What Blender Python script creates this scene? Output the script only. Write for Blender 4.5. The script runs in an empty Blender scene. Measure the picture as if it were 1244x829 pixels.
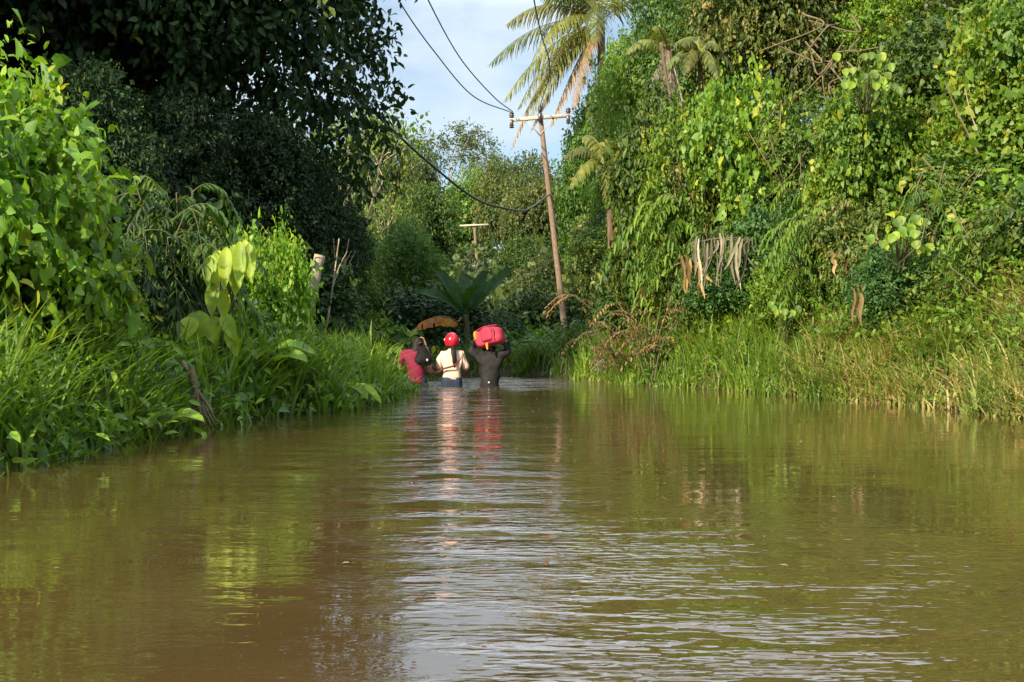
import bpy, math
import numpy as np
from mathutils import Vector, Matrix

rng = np.random.default_rng(11)
sc = bpy.context.scene
COL = sc.collection
F, CX, CY, H = 1709.0, 622.0, 414.5, 0.68          # photograph: focal length in px, centre, eye height over the water

def X_at(px, d): return (px - CX) / F * d
def Z_at(py, d): return H + (CY - py) / F * d
def P3(px, py, d): return np.array([X_at(px, d), d, Z_at(py, d)])
def sstep(a, b, x):
    t = np.clip((np.asarray(x, float) - a) / (b - a), 0, 1); return t * t * (3 - 2 * t)
def nrm(v): return v / np.maximum(np.linalg.norm(v, axis=-1, keepdims=True), 1e-9)

# ------------------------------------------------------------------ helpers
LABELS = {}
def tag(o, label, cat, group=None, kind=None):
    if kind == 'structure':
        o['kind'] = kind; return o
    assert 4 <= len(label.split()) <= 16, label
    o['label'] = label; o['category'] = cat
    if group: o['group'] = group
    if kind: o['kind'] = kind
    if label in LABELS and not group: raise ValueError(label)
    LABELS[label] = 1
    return o

class MB:
    """collects vertices, faces and a per-vertex tint; builds ONE mesh"""
    def __init__(s): s.v = []; s.f = []; s.t = []; s.n = 0
    def add(s, V, faces, tint=0.5):
        V = np.asarray(V, float).reshape(-1, 3)
        for fa in faces:
            fa = np.asarray(fa, int)
            if fa.ndim == 1: fa = fa[None]
            s.f.append(fa + s.n)
        t = np.full(len(V), tint, float) if np.isscalar(tint) else np.asarray(tint, float)
        s.v.append(V); s.t.append(t); s.n += len(V)
    def mesh(s, name, mat=None, smooth=True):
        V = np.concatenate(s.v); me = bpy.data.meshes.new(name)
        me.vertices.add(len(V)); me.vertices.foreach_set('co', V.astype(np.float32).ravel())
        loops = np.concatenate([f.ravel() for f in s.f]).astype(np.int32)
        sizes = np.concatenate([np.full(len(f), f.shape[1]) for f in s.f]).astype(np.int32)
        starts = np.concatenate([[0], np.cumsum(sizes)[:-1]]).astype(np.int32)
        me.loops.add(len(loops)); me.loops.foreach_set('vertex_index', loops)
        me.polygons.add(len(sizes)); me.polygons.foreach_set('loop_start', starts); me.polygons.foreach_set('loop_total', sizes)
        me.update(calc_edges=True)
        if smooth: me.polygons.foreach_set('use_smooth', np.ones(len(sizes), bool))
        a = me.attributes.new('tint', 'FLOAT', 'POINT'); a.data.foreach_set('value', np.concatenate(s.t).astype(np.float32))
        if mat: me.materials.append(mat)
        me.validate()
        return me

def obj(name, me, parent=None, loc=None):
    o = bpy.data.objects.new(name, me); COL.objects.link(o)
    if parent: o.parent = parent
    if loc is not None: o.location = loc
    return o
def empty(name, loc, rotz=0, scale=None):
    o = bpy.data.objects.new(name, None); COL.objects.link(o); o.empty_display_size = .2
    o.location = [float(c) for c in loc]; o.rotation_euler = (0, 0, rotz)
    if scale is not None: o.scale = scale
    return o

def frame_along(pts):
    pts = np.asarray(pts, float); T = nrm(np.gradient(pts, axis=0))
    up = np.where(np.abs(T[:, 2:3]) > .9, np.array([[1., 0, 0]]), np.array([[0, 0, 1.]]))
    A = nrm(np.cross(T, up)); B = np.cross(A, T); return T, A, B
def tube(mb, pts, rad, n=8, tint=.5, rough=0):
    pts = np.asarray(pts, float); m = len(pts); rad = np.broadcast_to(np.asarray(rad, float), (m,))
    T, A, B = frame_along(pts); a = np.arange(n) / n * 2 * math.pi
    R = rad[:, None] * (1 + rough * rng.normal(size=(m, n)))
    V = pts[:, None] + R[..., None] * (np.cos(a)[None, :, None] * A[:, None] + np.sin(a)[None, :, None] * B[:, None])
    i = np.arange(m - 1)[:, None] * n; j = np.arange(n)[None]; k = (j + 1) % n
    q = np.stack([i + j, i + k, i + n + k, i + n + j], -1).reshape(-1, 4)
    mb.add(V, [q, np.arange(n)[::-1][None], (np.arange(n) + (m - 1) * n)[None]], tint)
def curve(pts, n=12):
    """Catmull-Rom through the points"""
    p = np.asarray(pts, float); p = np.vstack([2 * p[0] - p[1], p, 2 * p[-1] - p[-2]]); out = []
    for i in range(1, len(p) - 2):
        t = np.linspace(0, 1, n, endpoint=False)[:, None]
        out.append(.5 * ((2 * p[i]) + (p[i+1] - p[i-1]) * t + (2*p[i-1] - 5*p[i] + 4*p[i+1] - p[i+2]) * t**2 + (3*p[i] - p[i-1] - 3*p[i+1] + p[i+2]) * t**3))
    return np.vstack(out + [p[-2][None]])
def lathe(mb, prof, n=14, M=None, tint=.5):
    prof = np.asarray(prof, float); m = len(prof); a = np.arange(n) / n * 2 * math.pi
    V = np.stack([prof[:, 0:1] * np.cos(a), prof[:, 0:1] * np.sin(a), np.repeat(prof[:, 1:2], n, 1)], -1).reshape(-1, 3)
    if M is not None: V = V @ np.array(M.to_3x3()).T + np.array(M.translation)
    i = np.arange(m - 1)[:, None] * n; j = np.arange(n)[None]; k = (j + 1) % n
    mb.add(V, [np.stack([i + j, i + k, i + n + k, i + n + j], -1).reshape(-1, 4), np.arange(n)[::-1][None], (np.arange(n) + (m - 1) * n)[None]], tint)
def box(mb, c, s, M=None, bev=.12):
    """chamfered box"""
    s = np.asarray(s, float) / 2; b = min(s) * bev * 2
    bm = []
    for z, k in ((-s[2], b), (-s[2] + b, 0), (s[2] - b, 0), (s[2], b)):
        x, y = s[0] - k, s[1] - k
        bm += [(x - b, y, z), (x, y - b, z), (x, -y + b, z), (x - b, -y, z), (-x + b, -y, z), (-x, -y + b, z), (-x, y - b, z), (-x + b, y, z)]
    V = np.array(bm)[:, :3]; n = 8
    if M is not None: V = V @ np.array(M.to_3x3()).T
    V = V + np.asarray(c, float)
    i = np.arange(3)[:, None] * n; j = np.arange(n)[None]; k = (j + 1) % n
    mb.add(V, [np.stack([i + k, i + j, i + n + j, i + n + k], -1).reshape(-1, 4), np.arange(n)[None], (np.arange(n) + 3 * n)[::-1][None]])

# ------------------------------------------------------------------ leaves
OVAL = (np.array([[0, 0, 0], [.28, .40, .05], [.68, .36, .03], [1, 0, -.16], [.68, -.36, .03], [.28, -.40, .05], [.5, 0, -.02]]),
        [np.array([[0, 6, 2, 1], [0, 5, 4, 6]]), np.array([[6, 3, 2], [6, 4, 3]])])
HEART = (np.array([[.06, 0, 0], [-.08, .26, .02], [.18, .52, .03], [.6, .36, .02], [1, 0, -.2], [.6, -.36, .02], [.18, -.52, .03], [-.08, -.26, .02], [.45, 0, -.05]]),
         [np.array([[0, 8, 2, 1], [0, 7, 6, 8]]), np.array([[8, 3, 2], [8, 4, 3], [8, 5, 4], [8, 6, 5]])])
RHOMB = (np.array([[0, 0, 0], [.45, .5, .04], [1, 0, -.14], [.45, -.5, .04]]), [np.array([[0, 3, 2, 1]])])
def leaves(mb, pos, dirn, up, L, W, tint, tmpl=OVAL):
    pos = np.asarray(pos, float); n = len(pos)
    T = nrm(dirn); B = nrm(np.cross(up, T)); N = np.cross(T, B)
    V0, fs = tmpl; L = np.broadcast_to(L, (n,))[:, None, None]; W = np.broadcast_to(W, (n,))[:, None, None]
    V = pos[:, None] + V0[None, :, 0:1] * L * T[:, None] + V0[None, :, 1:2] * W * B[:, None] + V0[None, :, 2:3] * L * N[:, None]
    m = len(V0); off = (np.arange(n) * m)[:, None, None]
    mb.add(V, [(f[None] + off).reshape(-1, f.shape[1]) for f in fs], np.repeat(np.clip(tint, 0, 1), m))
def rdir(n, zmin=-1.):
    z = rng.uniform(zmin, 1, n); a = rng.uniform(0, 2 * math.pi, n); r = np.sqrt(np.maximum(0, 1 - z * z))
    return np.stack([r * np.cos(a), r * np.sin(a), z], -1)

def twig_leaves(mb, p, a, k, tw, L, asp, droop, tmpl, base_tint, spread=1.):
    """k leaves along each twig that starts at p and runs along a"""
    n = len(p)
    u = (np.arange(k) + .5) / k
    pos = p[:, None] + a[:, None] * tw * u[None, :, None]
    pos[..., 2] -= droop * tw * .35 * u[None] ** 2
    pos = (pos + rng.normal(size=pos.shape) * tw * .10).reshape(-1, 3)
    aa = np.repeat(a, k, 0)
    d = aa * .5 + rdir(n * k) * .9 * spread + np.array([0, 0, -droop])
    up = aa * .75 + np.array([0, 0, .45]) + rng.normal(size=(n * k, 3)) * .42
    t = np.repeat(base_tint, k) + rng.normal(size=n * k) * .10 + np.tile(u, n) * .10
    Ls = L * rng.uniform(.6, 1.2, n * k)
    leaves(mb, pos, d, up, Ls, Ls * asp, t, tmpl)

def blobs_in(R, n, r0, r1, zmin=-.5, fill=.75):
    d = rdir(n, zmin); c = d * np.asarray(R) * (rng.uniform(.35, 1, n)[:, None] ** .5) * fill
    r = rng.uniform(r0, r1, n) * np.mean(R); return c, r
def crown(mb, c, r, n_twig, k, L, asp=.8, tw=.35, droop=.4, tmpl=OVAL, squash=(1, 1, 1), inner=.25, young=.08):
    w = r ** 2 / np.sum(r ** 2); b = rng.choice(len(r), n_twig, p=w)
    d = rdir(n_twig, -.75); rad = np.where(rng.random(n_twig) < inner, rng.uniform(.3, .8, n_twig), rng.uniform(.8, 1.08, n_twig))
    p = c[b] + d * (r[b] * rad)[:, None] * np.asarray(squash)
    a = nrm(d + rng.normal(size=d.shape) * .35 + np.array([0, 0, -droop * .5]))
    bt = rng.uniform(.0, 1., len(r))[b] * .45 + rng.uniform(.1, .6, n_twig) * .55
    bt = np.where(rng.random(n_twig) < young, bt + .4, bt)
    twig_leaves(mb, p, a, k, tw, L, asp, droop, tmpl, bt)
def strands(mb, starts, ln, k, L, asp, tmpl=HEART, sway=.12):
    """hanging leafy vines"""
    for s, l in zip(starts, ln):
        u = np.linspace(0, 1, k); x = np.cumsum(rng.normal(size=(k, 2)) * sway * l / k * 2, 0)
        pos = np.column_stack([s[0] + x[:, 0], s[1] + x[:, 1], s[2] - u * l])
        d = rdir(k) * .8 + np.array([0, 0, -.8]); up = rdir(k) * .5 + np.array([0, -.3, .7])
        Ls = L * rng.uniform(.6, 1.25, k); leaves(mb, pos, d, up, Ls, Ls * asp, rng.uniform(.3, .8) + rng.normal(size=k) * .12, tmpl)

def blades(mb, base, h, w, lean, tint, seg=4, curl=1.):
    """grass blades: bent tapering ribbons"""
    n = len(base); h = np.broadcast_to(h, (n,)); u = np.linspace(0, 1, seg + 1)
    az = rng.uniform(0, 2 * math.pi, n); dh = np.stack([np.cos(az), np.sin(az), 0 * az], -1)
    if lean is not None: dh = nrm(dh + lean)
    bend = rng.uniform(.15, .75, n) * curl
    hor = (u[None] ** 2) * bend[:, None] * h[:, None]
    ver = (u - .38 * bend[:, None] * u ** 2.5) * h[:, None]
    c = base[:, None] + hor[..., None] * dh[:, None]; c[..., 2] += ver
    sd = np.stack([-dh[:, 1], dh[:, 0], 0 * az], -1); tw = rng.uniform(-.6, .6, n); sd = nrm(sd + dh * tw[:, None])
    wd = np.broadcast_to(w, (n,))[:, None] * np.array([.55, 1, .85, .55, .04] if seg == 4 else np.linspace(1, .04, seg + 1))[None]
    V = np.stack([c + sd[:, None] * wd[..., None] * .5, c - sd[:, None] * wd[..., None] * .5], 2).reshape(-1, 3)
    m = 2 * (seg + 1); i = np.arange(seg) * 2
    q = np.stack([i, i + 1, i + 3, i + 2], -1); off = (np.arange(n) * m)[:, None, None]
    mb.add(V, [(q[None] + off).reshape(-1, 4)], np.repeat(np.clip(tint, 0, 1), m))

# ------------------------------------------------------------------ materials
def nt(mat): mat.use_nodes = True; t = mat.node_tree; t.nodes.clear(); return t
def ramp(t, stops, interp='LINEAR'):
    r = t.nodes.new('ShaderNodeValToRGB'); e = r.color_ramp.elements; r.color_ramp.interpolation = interp
    while len(e) < len(stops): e.new(.5)
    for i, (p, c) in enumerate(stops): e[i].position = p; e[i].color = (*c, 1)
    return r
def foliage(name, stops, trans=.35, rough=.5, spec=.35, var=.35):
    m = bpy.data.materials.new(name); t = nt(m); N, Lk = t.nodes, t.links
    at = N.new('ShaderNodeAttribute'); at.attribute_name = 'tint'
    r = ramp(t, stops); Lk.new(at.outputs['Fac'], r.inputs[0])
    oi = N.new('ShaderNodeObjectInfo'); mr = N.new('ShaderNodeMapRange'); mr.inputs[3].default_value = 1 - var; mr.inputs[4].default_value = 1 + var
    Lk.new(oi.outputs['Random'], mr.inputs[0])
    tc = N.new('ShaderNodeTexCoord'); ns = N.new('ShaderNodeTexNoise'); ns.inputs['Scale'].default_value = 9.; ns.inputs['Detail'].default_value = 3
    Lk.new(tc.outputs['Object'], ns.inputs['Vector'])
    mr2 = N.new('ShaderNodeMapRange'); mr2.inputs[1].default_value = .3; mr2.inputs[2].default_value = .7; mr2.inputs[3].default_value = .72; mr2.inputs[4].default_value = 1.25
    Lk.new(ns.outputs['Fac'], mr2.inputs[0])
    mu = N.new('ShaderNodeMath'); mu.operation = 'MULTIPLY'; Lk.new(mr.outputs[0], mu.inputs[0]); Lk.new(mr2.outputs[0], mu.inputs[1])
    vm = N.new('ShaderNodeVectorMath'); vm.operation = 'SCALE'; Lk.new(r.outputs[0], vm.inputs[0]); Lk.new(mu.outputs[0], vm.inputs['Scale'])
    b = N.new('ShaderNodeBsdfPrincipled'); b.inputs['Roughness'].default_value = rough; b.inputs['Specular IOR Level'].default_value = spec
    Lk.new(vm.outputs[0], b.inputs['Base Color'])
    tl = N.new('ShaderNodeBsdfTranslucent'); g = N.new('ShaderNodeVectorMath'); g.operation = 'MULTIPLY'; g.inputs[1].default_value = (1.5, 1.45, .6)
    Lk.new(vm.outputs[0], g.inputs[0]); Lk.new(g.outputs[0], tl.inputs['Color'])
    mx = N.new('ShaderNodeMixShader'); mx.inputs[0].default_value = trans
    Lk.new(b.outputs[0], mx.inputs[1]); Lk.new(tl.outputs[0], mx.inputs[2])
    o = N.new('ShaderNodeOutputMaterial'); Lk.new(mx.outputs[0], o.inputs[0]); return m
def solid(name, c0, c1=None, scale=6., rough=.7, spec=.3, stretch=(1, 1, 1), bump=.0, metallic=0):
    m = bpy.data.materials.new(name); t = nt(m); N, Lk = t.nodes, t.links
    b = N.new('ShaderNodeBsdfPrincipled'); b.inputs['Roughness'].default_value = rough; b.inputs['Specular IOR Level'].default_value = spec; b.inputs['Metallic'].default_value = metallic
    tc = N.new('ShaderNodeTexCoord'); mp = N.new('ShaderNodeMapping'); mp.inputs['Scale'].default_value = stretch; Lk.new(tc.outputs['Object'], mp.inputs[0])
    ns = N.new('ShaderNodeTexNoise'); ns.inputs['Scale'].default_value = scale; ns.inputs['Detail'].default_value = 5; Lk.new(mp.outputs[0], ns.inputs['Vector'])
    r = ramp(t, [(.3, c0), (.7, c1 or tuple(x * .7 for x in c0))]); Lk.new(ns.outputs['Fac'], r.inputs[0]); Lk.new(r.outputs[0], b.inputs['Base Color'])
    if bump:
        bp = N.new('ShaderNodeBump'); bp.inputs['Strength'].default_value = bump; bp.inputs['Distance'].default_value = .02; Lk.new(ns.outputs['Fac'], bp.inputs['Height']); Lk.new(bp.outputs[0], b.inputs['Normal'])
    o = N.new('ShaderNodeOutputMaterial'); Lk.new(b.outputs[0], o.inputs[0]); return m

M = {}
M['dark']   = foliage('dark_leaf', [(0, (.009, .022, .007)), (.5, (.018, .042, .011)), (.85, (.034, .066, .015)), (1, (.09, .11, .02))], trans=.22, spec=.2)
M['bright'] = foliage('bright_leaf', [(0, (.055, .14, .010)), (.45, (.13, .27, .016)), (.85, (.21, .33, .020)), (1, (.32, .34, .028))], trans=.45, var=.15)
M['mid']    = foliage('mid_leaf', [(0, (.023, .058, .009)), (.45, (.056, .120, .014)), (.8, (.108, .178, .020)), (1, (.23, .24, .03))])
M['fresh']  = foliage('fresh_leaf', [(0, (.036, .090, .009)), (.4, (.088, .172, .014)), (.78, (.155, .24, .020)), (1, (.28, .30, .03))], trans=.4)
M['olive']  = foliage('olive_leaf', [(0, (.026, .050, .010)), (.45, (.062, .100, .016)), (.8, (.12, .145, .022)), (1, (.23, .18, .045))])
M['far']    = foliage('far_leaf', [(0, (.030, .055, .016)), (.45, (.070, .105, .025)), (.8, (.120, .150, .034)), (1, (.20, .18, .05))])
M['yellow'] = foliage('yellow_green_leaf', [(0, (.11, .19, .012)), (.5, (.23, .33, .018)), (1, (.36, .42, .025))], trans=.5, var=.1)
M['blue']   = foliage('blue_green_leaf', [(0, (.020, .060, .014)), (.5, (.042, .110, .022)), (1, (.095, .17, .026))])
M['grass']  = foliage('grass_blade', [(0, (.042, .092, .012)), (.5, (.092, .165, .018)), (.85, (.17, .23, .025)), (1, (.29, .26, .06))], trans=.4)
M['lgrass'] = foliage('light_grass_blade', [(0, (.055, .11, .012)), (.5, (.12, .20, .020)), (.85, (.19, .27, .028)), (1, (.30, .27, .07))], trans=.4)
M['sedge']  = foliage('dry_sedge_blade', [(0, (.040, .085, .015)), (.4, (.10, .16, .025)), (.65, (.19, .19, .045)), (1, (.36, .26, .12))], trans=.3)
M['palm']   = foliage('palm_leaflet', [(0, (.055, .085, .022)), (.5, (.15, .17, .032)), (1, (.32, .27, .05))], trans=.4)
M['dead']   = foliage('dead_frond', [(0, (.09, .065, .03)), (.5, (.22, .14, .06)), (1, (.38, .26, .11))], trans=.3, spec=.15)
M['straw']  = foliage('bleached_frond', [(0, (.09, .078, .05)), (.5, (.17, .15, .10)), (1, (.28, .255, .175))], trans=.2, spec=.15)
M['orange'] = foliage('orange_dead_leaf', [(0, (.30, .10, .012)), (.5, (.46, .17, .02)), (1, (.55, .24, .04))], trans=.4, var=.05)
M['banana'] = foliage('banana_leaf', [(0, (.016, .048, .010)), (.5, (.028, .075, .014)), (1, (.06, .11, .02))], trans=.35, rough=.55, spec=.2, var=.1)
M['bark']   = solid('bark', (.16, .115, .075), (.07, .05, .034), 9, .9, .1, (3, 3, .6), .6)
M['pale_bark'] = solid('pale_bark', (.34, .28, .20), (.18, .14, .09), 8, .9, .1, (3, 3, .6), .4)
M['stem']   = solid('green_stem', (.06, .09, .025), (.09, .07, .03), 8, .7)
M['twig']   = solid('dry_twig', (.17, .125, .075), (.09, .066, .042), 10, .9, .1)
M['soil']   = solid('bank_soil', (.050, .040, .020), (.025, .024, .011), 2.2, .95, .1, (1, 1, 1), .5)
M['wood']   = solid('weathered_pole_wood', (.235, .165, .11), (.11, .078, .055), 14, .85, .15, (4, 4, .5), .5)
M['arm']    = solid('grey_crossarm_wood', (.48, .43, .33), (.32, .28, .20), 12, .8, .2, (.6, 4, 4), .3)
M['ceramic'] = solid('brown_ceramic', (.05, .028, .020), (.03, .018, .014), 5, .3, .5)
M['wire']   = solid('wire_sheath', (.05, .055, .06), (.03, .033, .036), 5, .5, .4)
M['skin']   = solid('skin', (.27, .145, .09), (.22, .11, .07), 12, .55, .35)
M['hair']   = solid('black_hair', (.007, .006, .0055), (.011, .009, .008), 40, .6, .15, (4, 4, .4))
M['white']  = solid('cream_cotton', (.68, .45, .335), (.57, .37, .275), 14, .9, .15, (1, 1, 1), .5)
M['jeans']  = solid('wet_denim', (.010, .017, .034), (.016, .026, .05), 18, .7, .2)
M['jacket'] = solid('charcoal_jacket', (.016, .0145, .0135), (.009, .008, .0075), 11, .7, .2, (1, 1, 1), .6)
M['pink']   = solid('raspberry_cotton', (.17, .015, .036), (.11, .010, .024), 10, .85, .15, (1, 1, 1), .4)
M['trouser'] = solid('dark_trouser', (.03, .03, .04), (.02, .02, .026), 10, .7)
M['helmet'] = solid('red_helmet_paint', (.42, .010, .024), (.33, .008, .02), 9, .24, .5)
M['visor']  = solid('helmet_trim', (.62, .60, .58), (.5, .48, .46), 3, .3, .5)
M['bagred'] = solid('red_bag_cloth', (.40, .034, .058), (.26, .020, .038), 9, .7, .25, (1, 1, 1), .5)
M['bagdark'] = solid('maroon_bag_cloth', (.30, .02, .045), (.22, .018, .04), 9, .7, .25)
M['bagorange'] = solid('orange_bag_cloth', (.62, .20, .03), (.55, .16, .02), 9, .7, .25)
M['strap']  = solid('brown_leather', (.075, .03, .018), (.05, .02, .013), 9, .6, .3)
M['tan']    = solid('dusty_pink_bag_leather', (.34, .17, .12), (.27, .13, .09), 9, .6, .3)
M['blackbag'] = solid('black_bag_cloth', (.007, .0065, .007), (.012, .011, .012), 7, .8, .15, (1, 1, 1), .6)
M['buckle'] = solid('grey_buckle', (.45, .44, .42), None, 5, .4, .5)

# ------------------------------------------------------------------ terrain and water
LEFT = [(-3.6, -12), (-3.2, 0), (-2.75, 7.4), (-2.62, 9.2), (-2.5, 11), (-2.2, 12.7), (-1.62, 13.7), (-1.42, 16), (-1.44, 18.6), (-1.56, 19.4), (-2.0, 20.3), (-2.4, 22), (-3.6, 24), (-8, 26.5), (-30, 32)]
RIGHT = [(5.2, -12), (4.9, 6), (4.5, 12), (4.2, 15), (3.5, 17.2), (2.77, 19.9), (1.9, 21.8), (1.45, 24.2), (1.0, 26.0), (0, 27.0), (-2, 27.8), (-5, 29.5), (-9, 32), (-30, 40)]
POLY = np.array(LEFT + RIGHT[::-1], float)
def signed(x, y):
    """distance to the waterline, positive on land"""
    x = np.asarray(x, float); y = np.asarray(y, float); sh = x.shape; x = x.ravel(); y = y.ravel()
    A = POLY; B = np.roll(POLY, -1, 0); best = np.full(len(x), 1e9); ins = np.zeros(len(x), bool)
    for (ax, ay), (bx, by) in zip(A, B):
        dx, dy = bx - ax, by - ay; t = np.clip(((x - ax) * dx + (y - ay) * dy) / (dx * dx + dy * dy), 0, 1)
        best = np.minimum(best, np.hypot(x - ax - t * dx, y - ay - t * dy))
        c = ((ay > y) != (by > y)) & (x < (bx - ax) * (y - ay) / (by - ay + 1e-12) + ax); ins ^= c
    return np.where(ins, -best, best).reshape(sh)
def ground(x, y):
    x = np.asarray(x, float); y = np.asarray(y, float); s = signed(x, y)
    f = sstep(25, 33, y); right = sstep(0, 1, (x + 1.5 - 4.5 * f) / (3.7 + .8 * f))
    slope = .07 - .045 * f * sstep(70, 50, y) + .74 * right * (1 - .80 * sstep(26, 45, y))
    land = .16 * sstep(0, .35, s) + slope * np.maximum(0, s - .25) * 1.0
    land = 11 * (1 - np.exp(-land / 11)) + .10 * np.sin(x * 2.3 + y * .7) * sstep(.3, 2, s) * np.sin(y * 1.9 - x)
    bed = -.85 * sstep(0, 1.1, -s)
    return np.where(s > 0, land, bed)
def gz(x, y): return float(ground(np.array([x]), np.array([y]))[0])

def axis(c, fine, n, grow, lim):
    a = [0.]; st = fine
    while a[-1] < lim:
        a.append(a[-1] + st)
        if len(a) > n: st *= grow
    return a
def grid_mesh(xs, ys, zf, name, mat, tintf=None):
    Xg, Yg = np.meshgrid(xs, ys); Z = zf(Xg, Yg); V = np.stack([Xg, Yg, Z], -1).reshape(-1, 3); n = len(xs)
    i = (np.arange(len(ys) - 1)[:, None] * n + np.arange(n - 1)[None]).reshape(-1)
    mb = MB(); mb.add(V, [np.stack([i, i + 1, i + n + 1, i + n], -1)], .5 if tintf is None else tintf(Xg, Yg).ravel()); return mb.mesh(name, mat)
a = axis(0, .25, 45, 1.09, 400); xs = np.array([-v for v in a[::-1]][:-1] + a)
b = axis(0, .3, 120, 1.09, 600); ys = np.array([-v for v in axis(0, .6, 20, 1.2, 60)[::-1]][:-1] + b)
tag(obj('ground', grid_mesh(xs, ys, ground, 'ground', M['soil'])), '', '', kind='structure')

# water: muddy, with a swell in the mesh and ripples in the bump; the current is choppy in patches
def chop(x, y):
    g = lambda cx, cy, sx, sy, a: a * np.exp(-((x - cx) / sx) ** 2 - ((y - cy) / sy) ** 2)
    v = .022 + g(.45, 3.0, .36, .55, 1.0) + g(.75, 4.4, .50, .9, .48) + g(-.15, 4.9, .3, .8, .22) + g(-.25, 7, .6, 1.8, .20) + g(-.9, 14, .8, 5, .22) + g(-.6, 24, 1.6, 4.0, .7) + g(1.6, 22, 1.0, 1.5, .3) + g(-.25, 3.9, .12, .5, .15) + g(-.7, 20.2, 1.1, 1.0, .5)
    return np.clip(v, 0, 1)
wr = np.random.default_rng(5)
WV = [(wr.uniform(-.3, .3) + math.pi / 2, 2 * math.pi / l, wr.uniform(0, 6.28), l) for l in (1.7, 1.25, .9, .66, .5, .41, .33, .27) for _ in range(3)]
def wz(x, y):
    z = 0 * x; c = chop(x, y)
    for th, k, ph, l in WV:
        z = z + (.00015 if l > .6 else .00055 * (.15 + 1.9 * c)) * l * np.sin(k * (x * math.cos(th) + y * math.sin(th)) + ph + .9 * np.sin(.8 * x + .5 * y + ph * 3))
    return z
wx = np.concatenate([-np.geomspace(6, 300, 20)[::-1], np.arange(-5.9, 5.95, .035), np.geomspace(6, 300, 20)])
wy = [-30., -15, -6, 0, 1.2, 2.0]
while wy[-1] < 45: wy.append(wy[-1] + max(.016, wy[-1] * .0042))
wy = np.array(wy)
mw = bpy.data.materials.new('muddy_water'); t = nt(mw); N, Lk = t.nodes, t.links
b = N.new('ShaderNodeBsdfPrincipled'); b.inputs['IOR'].default_value = 1.75; b.inputs['Roughness'].default_value = .018
tc = N.new('ShaderNodeTexCoord'); at = N.new('ShaderNodeAttribute'); at.attribute_name = 'tint'
ns0 = N.new('ShaderNodeTexNoise'); ns0.inputs['Scale'].default_value = .7; ns0.inputs['Detail'].default_value = 5; Lk.new(tc.outputs['Object'], ns0.inputs['Vector'])
r = ramp(t, [(.3, (.054, .0325, .0110)), (.7, (.070, .0430, .0135))]); Lk.new(ns0.outputs['Fac'], r.inputs[0]); Lk.new(r.outputs[0], b.inputs['Base Color'])
mp = N.new('ShaderNodeMapping'); mp.inputs['Scale'].default_value = (.7, 1.4, 1); Lk.new(tc.outputs['Object'], mp.inputs[0])
n1 = N.new('ShaderNodeTexNoise'); n1.inputs['Scale'].default_value = 17; n1.inputs['Detail'].default_value = 1.5; n1.inputs['Distortion'].default_value = .5; Lk.new(mp.outputs[0], n1.inputs['Vector'])
n2 = N.new('ShaderNodeTexNoise'); n2.inputs['Scale'].default_value = 4.5; n2.inputs['Detail'].default_value = 2; n2.inputs['Distortion'].default_value = .3; Lk.new(mp.outputs[0], n2.inputs['Vector'])
# patches in which the ripples break up
n3 = N.new('ShaderNodeTexNoise'); n3.inputs['Scale'].default_value = 2.4; n3.inputs['Detail'].default_value = 4; Lk.new(mp.outputs[0], n3.inputs['Vector'])
mr = N.new('ShaderNodeMapRange'); mr.inputs[1].default_value = .42; mr.inputs[2].default_value = .62; mr.inputs[3].default_value = .08; mr.inputs[4].default_value = 1.5; Lk.new(n3.outputs['Fac'], mr.inputs[0])
s1 = N.new('ShaderNodeMath'); s1.operation = 'MULTIPLY'; Lk.new(at.outputs['Fac'], s1.inputs[0]); Lk.new(mr.outputs[0], s1.inputs[1])
s2 = N.new('ShaderNodeMath'); s2.operation = 'MULTIPLY'; Lk.new(n1.outputs['Fac'], s2.inputs[0]); Lk.new(s1.outputs[0], s2.inputs[1])
s3 = N.new('ShaderNodeMath'); s3.operation = 'MULTIPLY_ADD'; s3.inputs[1].default_value = .05; Lk.new(n2.outputs['Fac'], s3.inputs[0]); Lk.new(s2.outputs[0], s3.inputs[2])
bp = N.new('ShaderNodeBump'); bp.inputs['Strength'].default_value = 1.; bp.inputs['Distance'].default_value = .030; Lk.new(s3.outputs[0], bp.inputs['Height']); Lk.new(bp.outputs[0], b.inputs['Normal'])
o = N.new('ShaderNodeOutputMaterial'); Lk.new(b.outputs[0], o.inputs[0])
tag(obj('water', grid_mesh(wx, wy, wz, 'water', mw, chop)), '', '', kind='structure')

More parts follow.
